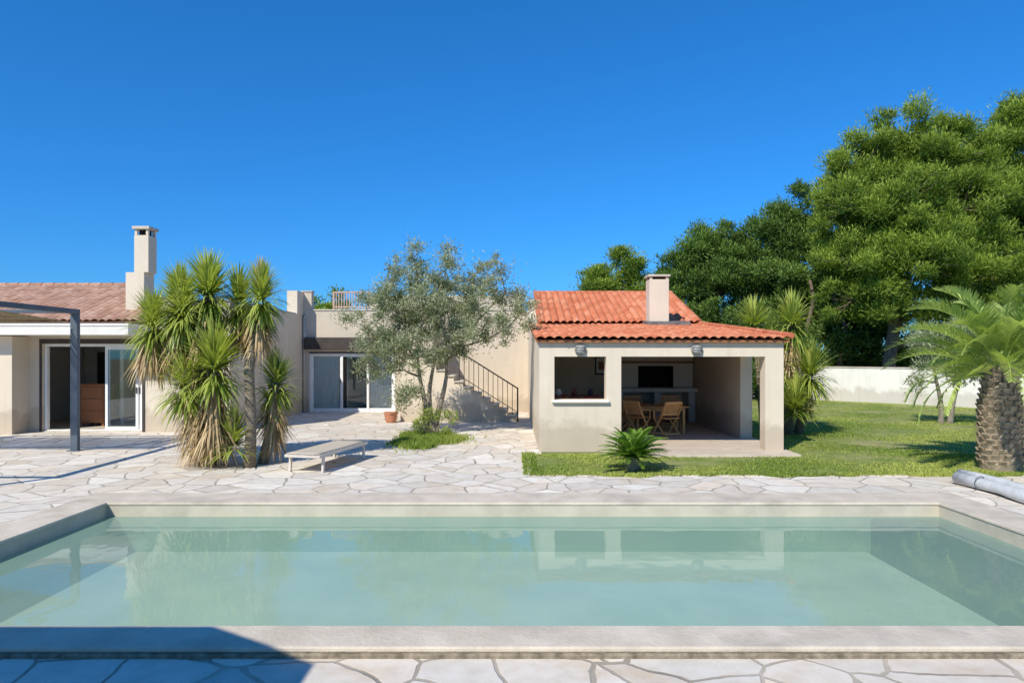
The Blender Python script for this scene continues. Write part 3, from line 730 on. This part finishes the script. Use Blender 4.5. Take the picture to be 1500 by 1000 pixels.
T = root('dining_table', 'round-cornered teak garden table in the pool house', 'table', (3.75, 17.6, .035))
m = M()
for i in range(9): m.box(3.05, 4.45, 17.12 + i * .105, 17.12 + i * .105 + .095, .68, .71)
keep(m.obj('table_top', WOOD, bevel=.005), T)
keep(M().box(3.15, 4.35, 17.2, 17.24, .60, .68).obj('apron', WOOD), T)
keep(M().box(3.15, 4.35, 17.92, 17.96, .60, .68).obj('apron', WOOD), T)
for a, b in ((3.17, 17.22), (4.33, 17.22), (3.17, 17.94), (4.33, 17.94)):
    keep(M().beam((a, b, .036), (a, b, .679), .06, .06).obj('leg', WOOD), T)
def chair_meshes():
    f = M()
    for s in (-.24, .24):
        f.beam((s, -.26, 0), (s, .20, .62), .022, .04).beam((s * .92, .26, 0), (s * .92, -.22, .44), .022, .04)
        f.beam((s, .05, .43), (s, .28, .84), .022, .045)
        f.beam((s * 1.06, -.2, .62), (s * 1.06, .22, .64), .045, .022).beam((s * 1.04, -.17, .44), (s * 1.04, -.17, .615), .03, .03)
    f.beam((-.24, -.22, .06), (.24, -.22, .06), .02, .03).beam((-.22, .22, .08), (.22, .22, .08), .02, .03)
    seat = M()
    for i in range(8): seat.beam((-.235, -.21 + i * .056, .445), (.235, -.21 + i * .056, .445), .045, .016)
    back = M()
    back.beam((-.235, .27, .82), (.235, .27, .82), .02, .06).beam((-.235, .12, .54), (.235, .12, .54), .02, .05)
    for i in range(7): back.beam((-.18 + i * .06, .125, .55), (-.18 + i * .06, .263, .80), .035, .012, up=(0, 1, 0))
    return f, seat, back
f, se, bk = chair_meshes()
CH = 'folding chairs around the table'
ch0 = root('folding_chair', 'slatted teak folding armchair beside the garden table', 'chair', (3.75, 16.55, .036), CH)
parts = [f.obj('frame', WOOD, ch0, weld=False), se.obj('seat', WOOD, ch0, weld=False), bk.obj('backrest', WOOD, ch0, weld=False)]
ch0.rotation_euler = (0, 0, math.radians(205))
for (x_, y_, r_) in ((2.9, 17.5, 95), (3.35, 18.5, 10), (4.3, 18.5, -8), (3.1, 16.85, 130)):
    c = ch0.copy(); COL.objects.link(c); c.location = (x_, y_, .036); c.rotation_euler = (0, 0, math.radians(r_))
    for p in parts:
        q = p.copy(); q.parent = c; COL.objects.link(q)
SB = root('sideboard', 'low sideboard covered with a red patterned cloth', 'sideboard', (1.7, 16.5, .035))
keep(M().box(1.0, 2.1, 16.2, 16.7, .12, 1.0).obj('body', WOODD, bevel=.01), SB)
for a, b in ((1.02, 16.22), (2.02, 16.22), (1.02, 16.62), (2.02, 16.62)): keep(M().box(a, a + .06, b, b + .06, .036, .12).obj('leg', WOODD), SB)
keep(M().box(.97, 2.13, 16.16, 16.72, 1.002, 1.03).box(.97, 2.13, 16.155, 16.18, .8, 1.0).obj('cloth', REDC, bevel=.01), SB)
for i, (a, mt) in enumerate(((1.12, WHITEW), (1.5, REDC), (1.9, DARKM))):
    o = M().lathe([(.04, 0), (.075, .04), (.08, .08), (.05, .13), (.04, .15), (.045, .16)], (a, 16.45, 1.031), 16).obj('vase', mt, smooth=True)
    tag(o, ['white glazed', 'red glazed', 'dark grey'][i] + ' vase standing on the sideboard', 'vase')

# ------------------------------------------------------------ pergola
G = root('pergola', 'blue-grey steel pergola with reed matting roof', 'pergola', (-9.15, 14.3, 0))
for (a, b) in ((-9.15, 14.3), (-14, 14.3)):
    keep(M().box(a - .075, a + .075, b - .05, b + .05, .012, 2.86).obj('post', PERG, bevel=.006), G)
    keep(M().box(a - .12, a + .12, b - .1, b + .1, 0.001, .014).obj('base_plate', PERG), G)
for (a, b) in ((-9.15, 8.6), (-14, 8.6)):
    keep(M().box(a - .05, a + .05, b - .05, b + .05, .001, 2.86).obj('post', PERG, bevel=.006), G)
keep(M().box(-9.22, -9.08, 8.5, 14.36, 2.862, 2.96).obj('beam', PERG, bevel=.006), G)
keep(M().box(-14.08, -13.92, 8.5, 14.36, 2.862, 2.96).obj('beam', PERG, bevel=.006), G)
for ya, yb in ((14.26, 14.34), (12.2, 12.28), (8.52, 8.62)):
    keep(M().box(-13.9, -9.24, ya, yb, 2.88, 2.95).obj('beam', PERG, bevel=.006), G)
m = M()
for i in range(95):
    x0_ = -13.85 + i * .048
    m.beam((x0_, 12.0, 2.835 + R.gauss(0, .004)), (x0_ + R.gauss(0, .012), 14.22, 2.70 + R.gauss(0, .006) - .03 * math.sin(i * .13)), .030, .012)
for yy in (12.3, 12.9, 13.5, 14.1): m.beam((-13.87, yy, 2.82 - (yy - 12) * .061), (-9.26, yy, 2.82 - (yy - 12) * .061), .02, .008)
keep(m.obj('reed_mat', REED, weld=False), G)

# ------------------------------------------------------------ sun lounger
Lg = root('sun_lounger', 'flat taupe fabric sun lounger on the stone patio', 'sun lounger', (-3.35, 12.5, 0))
Lg.rotation_euler = (0, 0, math.radians(-13))
M().box(-.33, -.29, -.95, .95, .26, .31).box(.29, .33, -.95, .95, .26, .31).box(-.29, .29, -.95, -.91, .26, .31).box(-.29, .29, .91, .95, .26, .31).box(-.29, .29, .2, .23, .26, .29).obj('frame', ALU, Lg, bevel=.006)
m = M(); nn = 14; vs = []; fs = []
for i in range(nn + 1):
    yy = -.93 + 1.86 * i / nn
    for j in range(5):
        xx = -.30 + .15 * j; vs.append((xx, yy, .318 - .018 * math.cos(xx / .3 * math.pi / 2) * math.sin(math.pi * i / nn)))
for i in range(nn):
    for j in range(4): a = i * 5 + j; fs.append((a, a + 1, a + 6, a + 5))
m.add(vs, fs); sg = m.obj('sling', SLING, Lg, smooth=True); sm = sg.modifiers.new('s', 'SOLIDIFY'); sm.thickness = .012; sm.offset = 1
for a, b in ((-.31, -.80), (.31, -.80), (-.31, .80), (.31, .80)):
    M().beam((a, b + (.02 if b < 0 else -.02), .259), (a, b, .001), .04, .05).obj('leg', ALU, Lg, bevel=.004)

tag(M().lathe([(.0, 0), (.12, 0), (.15, .03), (.19, .2), (.20, .26), (.22, .265), (.22, .31), (.185, .31), (.18, .24), (0, .24)], (-3.6, 20.3, .001), 28).obj('flower_pot', TERRA, smooth=False), 'round terracotta flower pot standing on the patio', 'flower pot')

# pool cover roll
PC = root('pool_cover', 'rolled grey-blue pool cover lying on the paving beside the pool', 'pool cover', (7, 8, 0))
path = [(6.92 + .03 * math.sin(i * 1.3), 5.2 + i * .45, .10 + .006 * math.sin(i * 2.1)) for i in range(13)]
m = M().tube(path, [.085 + .012 * math.sin(i * 1.7) for i in range(13)], 16)
keep(m.obj('cover_roll', COVER, smooth=True), PC)
m = M().tube([(p[0] + .18, p[1] + .05, .085) for p in path], [.075 + .01 * math.cos(i * 2.3) for i in range(13)], 14); keep(m.obj('cover_roll', COVER, smooth=True), PC)
m = M().tube([(p[0] + .09, p[1] + .1, .175) for p in path], [.055 + .008 * math.cos(i * 1.3) for i in range(13)], 14); keep(m.obj('cover_roll', COVER, smooth=True), PC)
for yy in (5.9, 7.4, 8.9, 10.1):
    m = M().tube([(6.94 + .102 * math.cos(a / 8 * 2 * math.pi), yy, .105 + .102 * math.sin(a / 8 * 2 * math.pi)) for a in range(9)], .008, 6)
    keep(m.obj('strap', PERG), PC)

# garden wall
m = M(); a = Vector((11.4, 33.6, 0)); b = Vector((24, 18.9, 0)); d = (b - a).normalized(); nrm = Vector((-d.y, d.x, 0)) * .1
q = [a - nrm, b - nrm, b + nrm, a + nrm]
m.prism_z([(p.x, p.y) for p in q], -.02, 1.45)
q2 = [a - nrm * 1.3, b - nrm * 1.3, b + nrm * 1.3, a + nrm * 1.3]
gw = root('garden_wall', 'long low whitewashed garden wall at the edge of the lawn', 'wall', (17, 27, 0))
keep(m.obj('wall', WHITEW), gw)
keep(M().prism_z([(p.x, p.y) for p in q2], 1.452, 1.50).obj('wall_coping', CONC), gw)

SH = root('sun_blocker', 'unseen flat-roofed shed standing beside the pool terrace', 'blocker', (-6, -1, 0))  # out-of-view block, added and shaped to throw the near-left shadow
keep(M().prism_z([(-9, -5), (-3.3, -5), (-3.3, 1.6), (-4.0, 2.0), (-9, 2.0)], 0.001, 3.05).obj('wall', WALL), SH)
keep(M().prism_z([(-9.2, -5.2), (-3.15, -5.2), (-3.15, 1.55), (-3.95, 2.05), (-9.2, 2.05)], 3.052, 3.2).obj('roof', CONC), SH)

# ------------------------------------------------------------ vegetation
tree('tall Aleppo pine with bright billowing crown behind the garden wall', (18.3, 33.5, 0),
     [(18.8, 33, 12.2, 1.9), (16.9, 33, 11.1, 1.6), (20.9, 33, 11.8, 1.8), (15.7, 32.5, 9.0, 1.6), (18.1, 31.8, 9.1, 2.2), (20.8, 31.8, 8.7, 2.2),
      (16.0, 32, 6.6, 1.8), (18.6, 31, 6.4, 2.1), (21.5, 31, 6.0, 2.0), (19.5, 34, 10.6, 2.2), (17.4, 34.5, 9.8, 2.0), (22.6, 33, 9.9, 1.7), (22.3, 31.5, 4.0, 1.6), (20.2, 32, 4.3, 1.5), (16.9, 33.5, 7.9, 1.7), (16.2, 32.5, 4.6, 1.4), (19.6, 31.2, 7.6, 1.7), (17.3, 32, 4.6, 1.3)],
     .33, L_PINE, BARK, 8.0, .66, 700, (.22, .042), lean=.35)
tree('broad tall pine behind the garden wall', (26.5, 36.5, 0),
     [(26.6, 36, 13.6, 1.9), (24.7, 36, 12.2, 1.8), (28.4, 36, 12.4, 2.2), (25.9, 35, 9.3, 2.2), (28.8, 35, 8.2, 2.3), (25.4, 34.5, 6.3, 2.0), (28.4, 34, 5.6, 2), (23.8, 35, 8.5, 1.8), (31, 36, 9.5, 2.2), (26.5, 34, 3.8, 1.8), (24.6, 35, 10.2, 1.7), (27.4, 35, 7.3, 2.0), (23.6, 34.5, 5.4, 1.7), (24.2, 34, 3.4, 1.5)],
     .33, L_PINE, BARK, 6.5, .70, 620, (.25, .05), lean=.3)
tree('dark pine standing behind taller pines', (16.6, 40, 0),
     [(16.9, 40, 10.6, 1.3), (15.6, 40, 9.6, 1.2), (16.0, 40, 8.3, 1.8), (17.8, 39.5, 8.3, 1.8), (16.8, 39, 6.0, 2.2), (14.9, 39.5, 7.0, 1.5), (19.5, 40, 6.5, 2.0), (17.5, 39, 3.6, 1.9), (14.6, 39, 4.2, 1.6), (20.5, 39, 4.0, 1.8)],
     .26, L_PINE2, BARK, 6.5, .68, 520, (.27, .06), lean=.25)
tree('dark rounded pine beyond the pool house', (12.5, 42, 0),
     [(12.4, 42, 9.3, 1.2), (10.9, 42, 8.1, 1.5), (13.5, 42, 8.3, 1.6), (10.5, 42, 6.3, 1.5), (12.6, 41, 6.0, 2.0), (14.7, 42, 7.2, 1.7), (15.1, 41.5, 5.0, 1.8), (11.0, 41.5, 4.3, 1.6), (13.0, 41, 3.2, 1.7), (12.2, 41.5, 7.5, 1.6)],
     .26, L_PINE2, BARK, 6.5, .68, 520, (.27, .06), lean=.2)
tree('small light green pine behind the orange roof', (7.3, 46, 0),
     [(7.5, 46, 8.1, 1.1), (6.2, 46, 7.1, 1.0), (8.6, 46, 7.4, 1.1), (7.2, 46, 6.2, 1.6), (5.2, 46, 6.4, .8), (8.9, 46, 6.2, 1.1)],
     .2, L_PINE, BARK, 8.0, .62, 420, (.28, .06), lean=.2)
tree('round green tree behind the flat roofed house', (-9.0, 34, 0),
     [(-9.0, 34, 4.4, .8), (-10.0, 34, 4.2, .75), (-8.2, 34, 4.1, .7), (-9.3, 34, 3.0, 1.2)], .14, L_PINE, BARK, 9, .45, 260, (.18, .06), lean=.1, name='garden_tree', cat='tree')
tree('grey-green olive tree with several twisted stems on the patio', (-2.05, 17.3, 0),
     [(-3.2, 17.3, 3.75, .68), (-2.4, 17.2, 4.05, .72), (-1.7, 17.5, 4.15, .70), (-.95, 17.4, 4.05, .74), (-.15, 17.4, 3.6, .70), (-1.55, 17.0, 3.4, .98), (-2.75, 17.1, 2.95, .88),
      (-3.6, 17.2, 2.6, .65), (-3.55, 17.1, 1.8, .5), (-2.7, 16.9, 1.9, .66), (.1, 17.3, 2.95, .58), (-.6, 17.0, 2.8, .78), (-1.75, 16.7, 2.4, .85), (-2.55, 16.9, 1.2, .36),
      (-3.0, 17.9, 3.3, .8), (-.9, 18, 3.3, .8), (-2.0, 17.6, 3.1, .95), (-3.1, 17.1, 2.3, .75), (-1.25, 17.0, 2.25, .55)],
     .085, L_OLIVE, OBARK, 24, .26, 215, (.095, .024), name='olive_tree', cat='olive tree', top=1.9, squash=.95, up=.35, lean=.07, shell=.1, stems=3, spread=1.8, jit=.3)
tree('grey-green shrubby olive at the edge of the lawn', (12.7, 20, 0),
     [(12.6, 20, 2.5, .62), (12.0, 20, 2.0, .62), (13.3, 20, 2.8, .62), (13.6, 20, 1.9, .6), (11.6, 20, 1.4, .42), (12.8, 19.6, 1.7, .6), (14.2, 20, 2.4, .6)],
     .08, L_OLIVE, OBARK, 22, .3, 190, (.13, .033), name='olive_tree', cat='olive tree', top=1.6, squash=.95, up=.3, lean=.06, shell=.2, stems=2)

lum = []
for i in range(60):
    xx = 7 + i * .6; lum.append((xx, 39 + R.uniform(-1.2, 5), R.uniform(.8, 4.8), R.uniform(1.3, 2.0)))
for i in range(14): lum.append((6.5 + i * .5, 30 + R.uniform(-1, 2), R.uniform(.5, 1.8), 1.1))
for i in range(16): lum.append((15.5 + i * 1.1, 35 + R.uniform(-1, 2), R.uniform(.8, 3.2), 1.4))
Pp, Dd, Tt, _ = clumpy(lum, 2.6, .8, 380, .8, .3, .4)
stuff(leaves('undergrowth', Pp, Dd, .24, .09, Tt, L_BUSH))
lum = [(-70 + i * 4.2, 75 + R.uniform(-6, 6), R.uniform(.8, 2.2), R.uniform(2.2, 3.2)) for i in range(46)]
Pp, Dd, Tt, _ = clumpy(lum, .5, 1.6, 160, .7, .3)
stuff(leaves('distant_wood', Pp, Dd, .9, .35, Tt, L_BUSH))
for (x_, y_, hh) in ((15.5, 36.5, 6), (17.2, 36, 6.5), (20.5, 36.8, 6), (22.8, 35.5, 7)):
    e = root('pine_tree', 'slim bare-stemmed pine in the shade of the wood', 'pine tree', (x_, y_, 0), 'slim pines in the wood')
    mt = M(); limb(mt, (x_, y_, -.1), (x_ + R.uniform(-.6, .6), y_, hh), .16, .08, .3, 8); keep(mt.obj('trunk', BARK, smooth=True, weld=False), e)
    Pp, Dd, Tt, _ = clumpy([(x_, y_, hh, 1.1)], 6, .6, 450, .7, .6, .4); keep(leaves('crown', Pp, Dd, .22, .07, Tt, L_PINE2), e)

def yucca(label, base, stems, greens, deads, group=None):
    e = root('yucca_plant', label, 'yucca', base, group); m = M()
    for pts, rr in stems: m.tube(pts, rr, 10)
    keep(m.obj('trunk', YBARK, smooth=True, weld=False), e)
    V, F, T_ = cat_meshes([rosette(*g) for g in greens]); keep(npmesh('crown', V, F, L_YUC, T_), e)
    if deads:
        V, F, T_ = cat_meshes([skirt(*g) for g in deads]); keep(npmesh('dead_leaves', V, F, L_DEAD, T_), e)
    return e
yucca('tall yucca with shaggy dry leaf skirts on the patio', (-5.6, 12.5, 0),
      [([(-5.6, 12.5, -.05), (-5.62, 12.5, 1.2), (-5.55, 12.5, 3.1)], [.17, .13, .09]), ([(-5.6, 12.5, 1.5), (-6.2, 12.55, 2.1), (-6.62, 12.6, 2.5)], [.09, .07, .06]),
       ([(-5.6, 12.5, 1.7), (-6.0, 12.6, 2.4), (-6.15, 12.7, 2.95)], [.09, .07, .06]),
       ([(-5.5, 12.4, -.05), (-5.35, 12.25, 1.0), (-5.3, 12.15, 1.7)], [.12, .1, .08]), ([(-5.6, 12.6, 1.8), (-5.15, 12.7, 2.4), (-5.05, 12.75, 2.9)], [.08, .07, .06])],
      [((-5.55, 12.5, 3.08), 640, .72, .042, -65, 85, 1.3), ((-6.62, 12.6, 2.5), 520, .62, .042, -65, 78, 1.4), ((-6.15, 12.7, 2.98), 480, .62, .042, -65, 82, 1.3), ((-5.1, 12.75, 2.95), 380, .58, .042, -65, 85, 1.3), ((-5.95, 12.3, 2.7), 420, .62, .042, -65, 70, 1.4),
       ((-5.3, 12.15, 1.72), 560, .78, .048, -50, 85, 1.0), ((-5.85, 12.2, 1.4), 320, .66, .048, -50, 75, 1.1), ((-4.98, 12.2, .45), 200, .54, .045, -15, 88, .8)],
      [(-5.6, 12.5, 1.9, 2.85, 420, .8, .14), (-6.62, 12.6, 2.0, 2.4, 300, .7, .10), (-6.1, 12.6, 2.1, 2.7, 300, .7, .10), (-5.05, 12.75, 2.3, 2.8, 130, .6, .08), (-5.35, 12.25, .45, 1.3, 460, .75, .12), (-5.65, 12.5, .4, 1.9, 560, .8, .17)])
yc = yucca('slender-stemmed yucca with one high rosette on the patio', (-4.69, 12.5, 0),
      [([(-4.69, 12.2, -.05), (-4.66, 12.2, .8), (-4.70, 12.2, 1.8), (-4.58, 12.4, 2.9)], [.11, .09, .085, .07]), ([(-4.6, 12.6, .0), (-4.45, 12.7, .8), (-4.42, 12.75, 1.5)], [.1, .08, .07])],
      [((-4.55, 12.4, 3.0), 500, .58, .04, -65, 86, 1.3), ((-4.42, 12.8, 1.45), 320, .56, .046, -50, 88, 1.0), ((-4.5, 12.9, 1.0), 120, .5, .046, -30, 80, 1.0)],
      [(-4.6, 12.4, 2.3, 2.8, 220, .6, .09), (-4.45, 12.75, .45, 1.2, 260, .55, .09)])
V, F, T_ = rosette((-4.57, 12.4, 3.25), 70, .45, .022, 25, 88, .2)
keep(npmesh('dried_flower_stalk', V, F, L_DEAD, T_), yc)
yucca('bushy yucca clump growing beside the pool house', (7.1, 17.4, 0),
      [([(7.0, 17.3, -.05), (7.05, 17.3, 2.8)], [.14, .08]), ([(7.3, 17.4, 0), (7.5, 17.3, 1.5)], [.12, .08]), ([(6.8, 18.4, 0), (6.6, 18.5, 2.8)], [.12, .07])],
      [((7.1, 17.3, 2.75), 440, .75, .05, -55, 86, 1.1), ((6.55, 18.5, 2.75), 360, .75, .05, -50, 86, 1.1), ((7.5, 17.2, 1.5), 440, .85, .05, -50, 88, 1.0), ((7.0, 16.9, .7), 320, .75, .05, -15, 88, .7), ((6.7, 17.4, 1.8), 320, .75, .05, -50, 88, 1.0)],
      [(7.05, 17.3, 1.8, 2.5, 150, .6, .1), (7.45, 17.3, .6, 1.2, 100, .5, .1)])

pe = root('palm_tree', 'jelly palm with stout booted trunk and arching fronds', 'palm tree', (8.65, 12.1, 0))
m = M(); m.lathe([(.30, -.05), (.33, .08), (.32, .5), (.31, 1.0), (.28, 1.4), (.18, 1.7), (0.01, 1.8)], (8.65, 12.1, 0), 20)
for r_ in range(17):
    z_ = .04 + r_ * .095; rad = .325 - max(0, z_ - 1.0) * .14
    for j in range(12):
        a_ = (j + .5 * (r_ % 2)) / 12 * 2 * math.pi + R.gauss(0, .03); dx, dy = math.cos(a_), math.sin(a_)
        l_ = R.uniform(.11, .15) + max(0, z_ - 1.2) * .3
        p0 = Vector((8.65 + dx * (rad - .04), 12.1 + dy * (rad - .04), z_)); p1 = p0 + Vector((dx * .07, dy * .07, l_))
        m.beam(p0, p1, .11, .03, up=(dx, dy, .1))
keep(m.obj('trunk', PBARK, weld=False), pe)
fr = []
for i in range(62):
    az = i * 2.399 + R.gauss(0, .15); t = i / 61; pitch = math.radians(86 - 80 * t ** 1.15) + R.gauss(0, .06)
    L_ = R.uniform(1.6, 2.1); curve = 1.3 + R.uniform(0, .6) + .15 * t
    fr += frond((8.65 + math.cos(az) * .10, 12.1 + math.sin(az) * .10, 1.6 + .2 * (1 - t)), az, pitch, L_, curve, 72, .36, .021, .6, .2, .35 + R.random() * .6, .2)
V, F, T_ = cat_meshes(fr); keep(npmesh('crown', V, F, L_PALM, T_), pe)
ce = root('sago_palm', 'low dark green sago palm growing in the lawn', 'sago palm', (2.12, 11.95, 0))
keep(M().lathe([(.10, -.02), (.13, .06), (.12, .18), (.06, .24), (.005, .25)], (2.12, 11.95, 0), 14).obj('trunk', PBARK), ce)
fr = []
for i in range(60):
    az = i * 2.399 + R.gauss(0, .1); t = i / 59; pitch = math.radians(82 - 76 * t ** .8)
    fr += frond((2.12, 11.95, .2), az, pitch, R.uniform(.55, .74), .65 + .5 * R.random(), 38, .13, .018, .35, .12, .3 + R.random() * .6, .12)
V, F, T_ = cat_meshes(fr); keep(npmesh('crown', V, F, L_CYC, T_), ce)

def grass(name, pts, hgt, wid, z=-.012):
    n = len(pts); D = np.stack([rng.normal(size=n) * .6, rng.normal(size=n) * .6, np.ones(n)], 1)
    P = np.column_stack([pts, np.full(n, z)])
    T = np.clip(.45 + .3 * np.sin(pts[:, 0] * 1.3 + 1.7 * np.sin(pts[:, 1] * .9)) + rng.normal(size=n) * .2, 0, 1)
    return stuff(leaves(name, P, D, hgt * rng.uniform(.5, 1.3, n), wid, T, L_GRASS))
near = np.column_stack([rng.uniform(.36, 12.5, 40000), rng.uniform(11.4, 13.85, 40000)])
near = near[(near[:, 0] < 2.1) | (near[:, 0] > 5.74) | (near[:, 1] < 13.48)]
mid = np.column_stack([rng.uniform(5.75, 17, 60000), rng.uniform(13.85, 22, 60000)])
far = np.column_stack([rng.uniform(5.8, 22, 45000), rng.uniform(22, 33, 45000)])
pts = np.concatenate([near, mid, far]); d2 = (pts[:, 0] - 8.65) ** 2 + (pts[:, 1] - 12.1) ** 2
dens = np.sin(pts[:, 0] * 1.9 + 2.1 * np.sin(pts[:, 1] * 1.3)) + np.sin(pts[:, 1] * 2.3 + 1.4 * np.sin(pts[:, 0] * .8)) + rng.normal(size=len(pts)) * .8
pts = pts[(d2 > .15) & (dens > -.1)]
grass('lawn_grass', pts, .04, .020)
eg = np.column_stack([rng.uniform(.2, .45, 1500), rng.uniform(11.35, 13.9, 1500)])
ex = rng.uniform(.3, 11, 9000); wob = .10 * np.sin(ex * 2.3) + .07 * np.sin(ex * 5.1 + 1) + .05 * np.sin(ex * 11)
eg2 = np.column_stack([ex, 11.36 + wob * (rng.random(9000)) + np.abs(rng.normal(size=9000)) * .06 - .08])
grass('border_grass', np.concatenate([eg, eg2]), .06, .018, .0)
def blob(a): return 1 + .18 * math.sin(3 * a + 1) + .12 * math.sin(5 * a + 2.2) + .08 * math.sin(9 * a)
an = rng.uniform(0, 2 * np.pi, 12000); rr = np.sqrt(rng.random(12000)) * (1 + .22 * np.abs(rng.normal(size=12000)) * (rng.random(12000) > .8))
bl = 1 + .18 * np.sin(3 * an + 1) + .12 * np.sin(5 * an + 2.2) + .08 * np.sin(9 * an)
pat = np.column_stack([-2.0 + .70 * bl * rr * np.cos(an), 15.9 + 1.25 * bl * rr * np.sin(an)])
m = M(); m.add([(-2.0 + .66 * blob(a / 48 * 6.2832) * math.cos(a / 48 * 6.2832), 15.9 + 1.2 * blob(a / 48 * 6.2832) * math.sin(a / 48 * 6.2832), .006) for a in range(48)], [tuple(range(48))]); struct(m.obj('planting_bed', LAWN))
grass('ground_cover', pat, .13, .022, .004)
Pp, Dd, Tt, _ = clumpy([(-1.95, 16.6, .35, .32), (-2.3, 16.5, .25, .28), (-1.6, 16.6, .3, .28)], 60, .14, 120, .9, .8)
e = root('rosemary_bush', 'small green rosemary bush at the foot of the olive tree', 'bush', (-1.95, 16.6, 0))
keep(leaves('foliage', Pp, Dd, .09, .018, Tt, L_YUC), e)
mt = M()
for i in range(7): limb(mt, (-1.95 + R.uniform(-.1, .1), 16.6, 0), (-1.95 + R.uniform(-.4, .4), 16.55 + R.uniform(-.2, .2), .45), .014, .006, .3, 5, 3)
keep(mt.obj('stem', OBARK, weld=False), e)
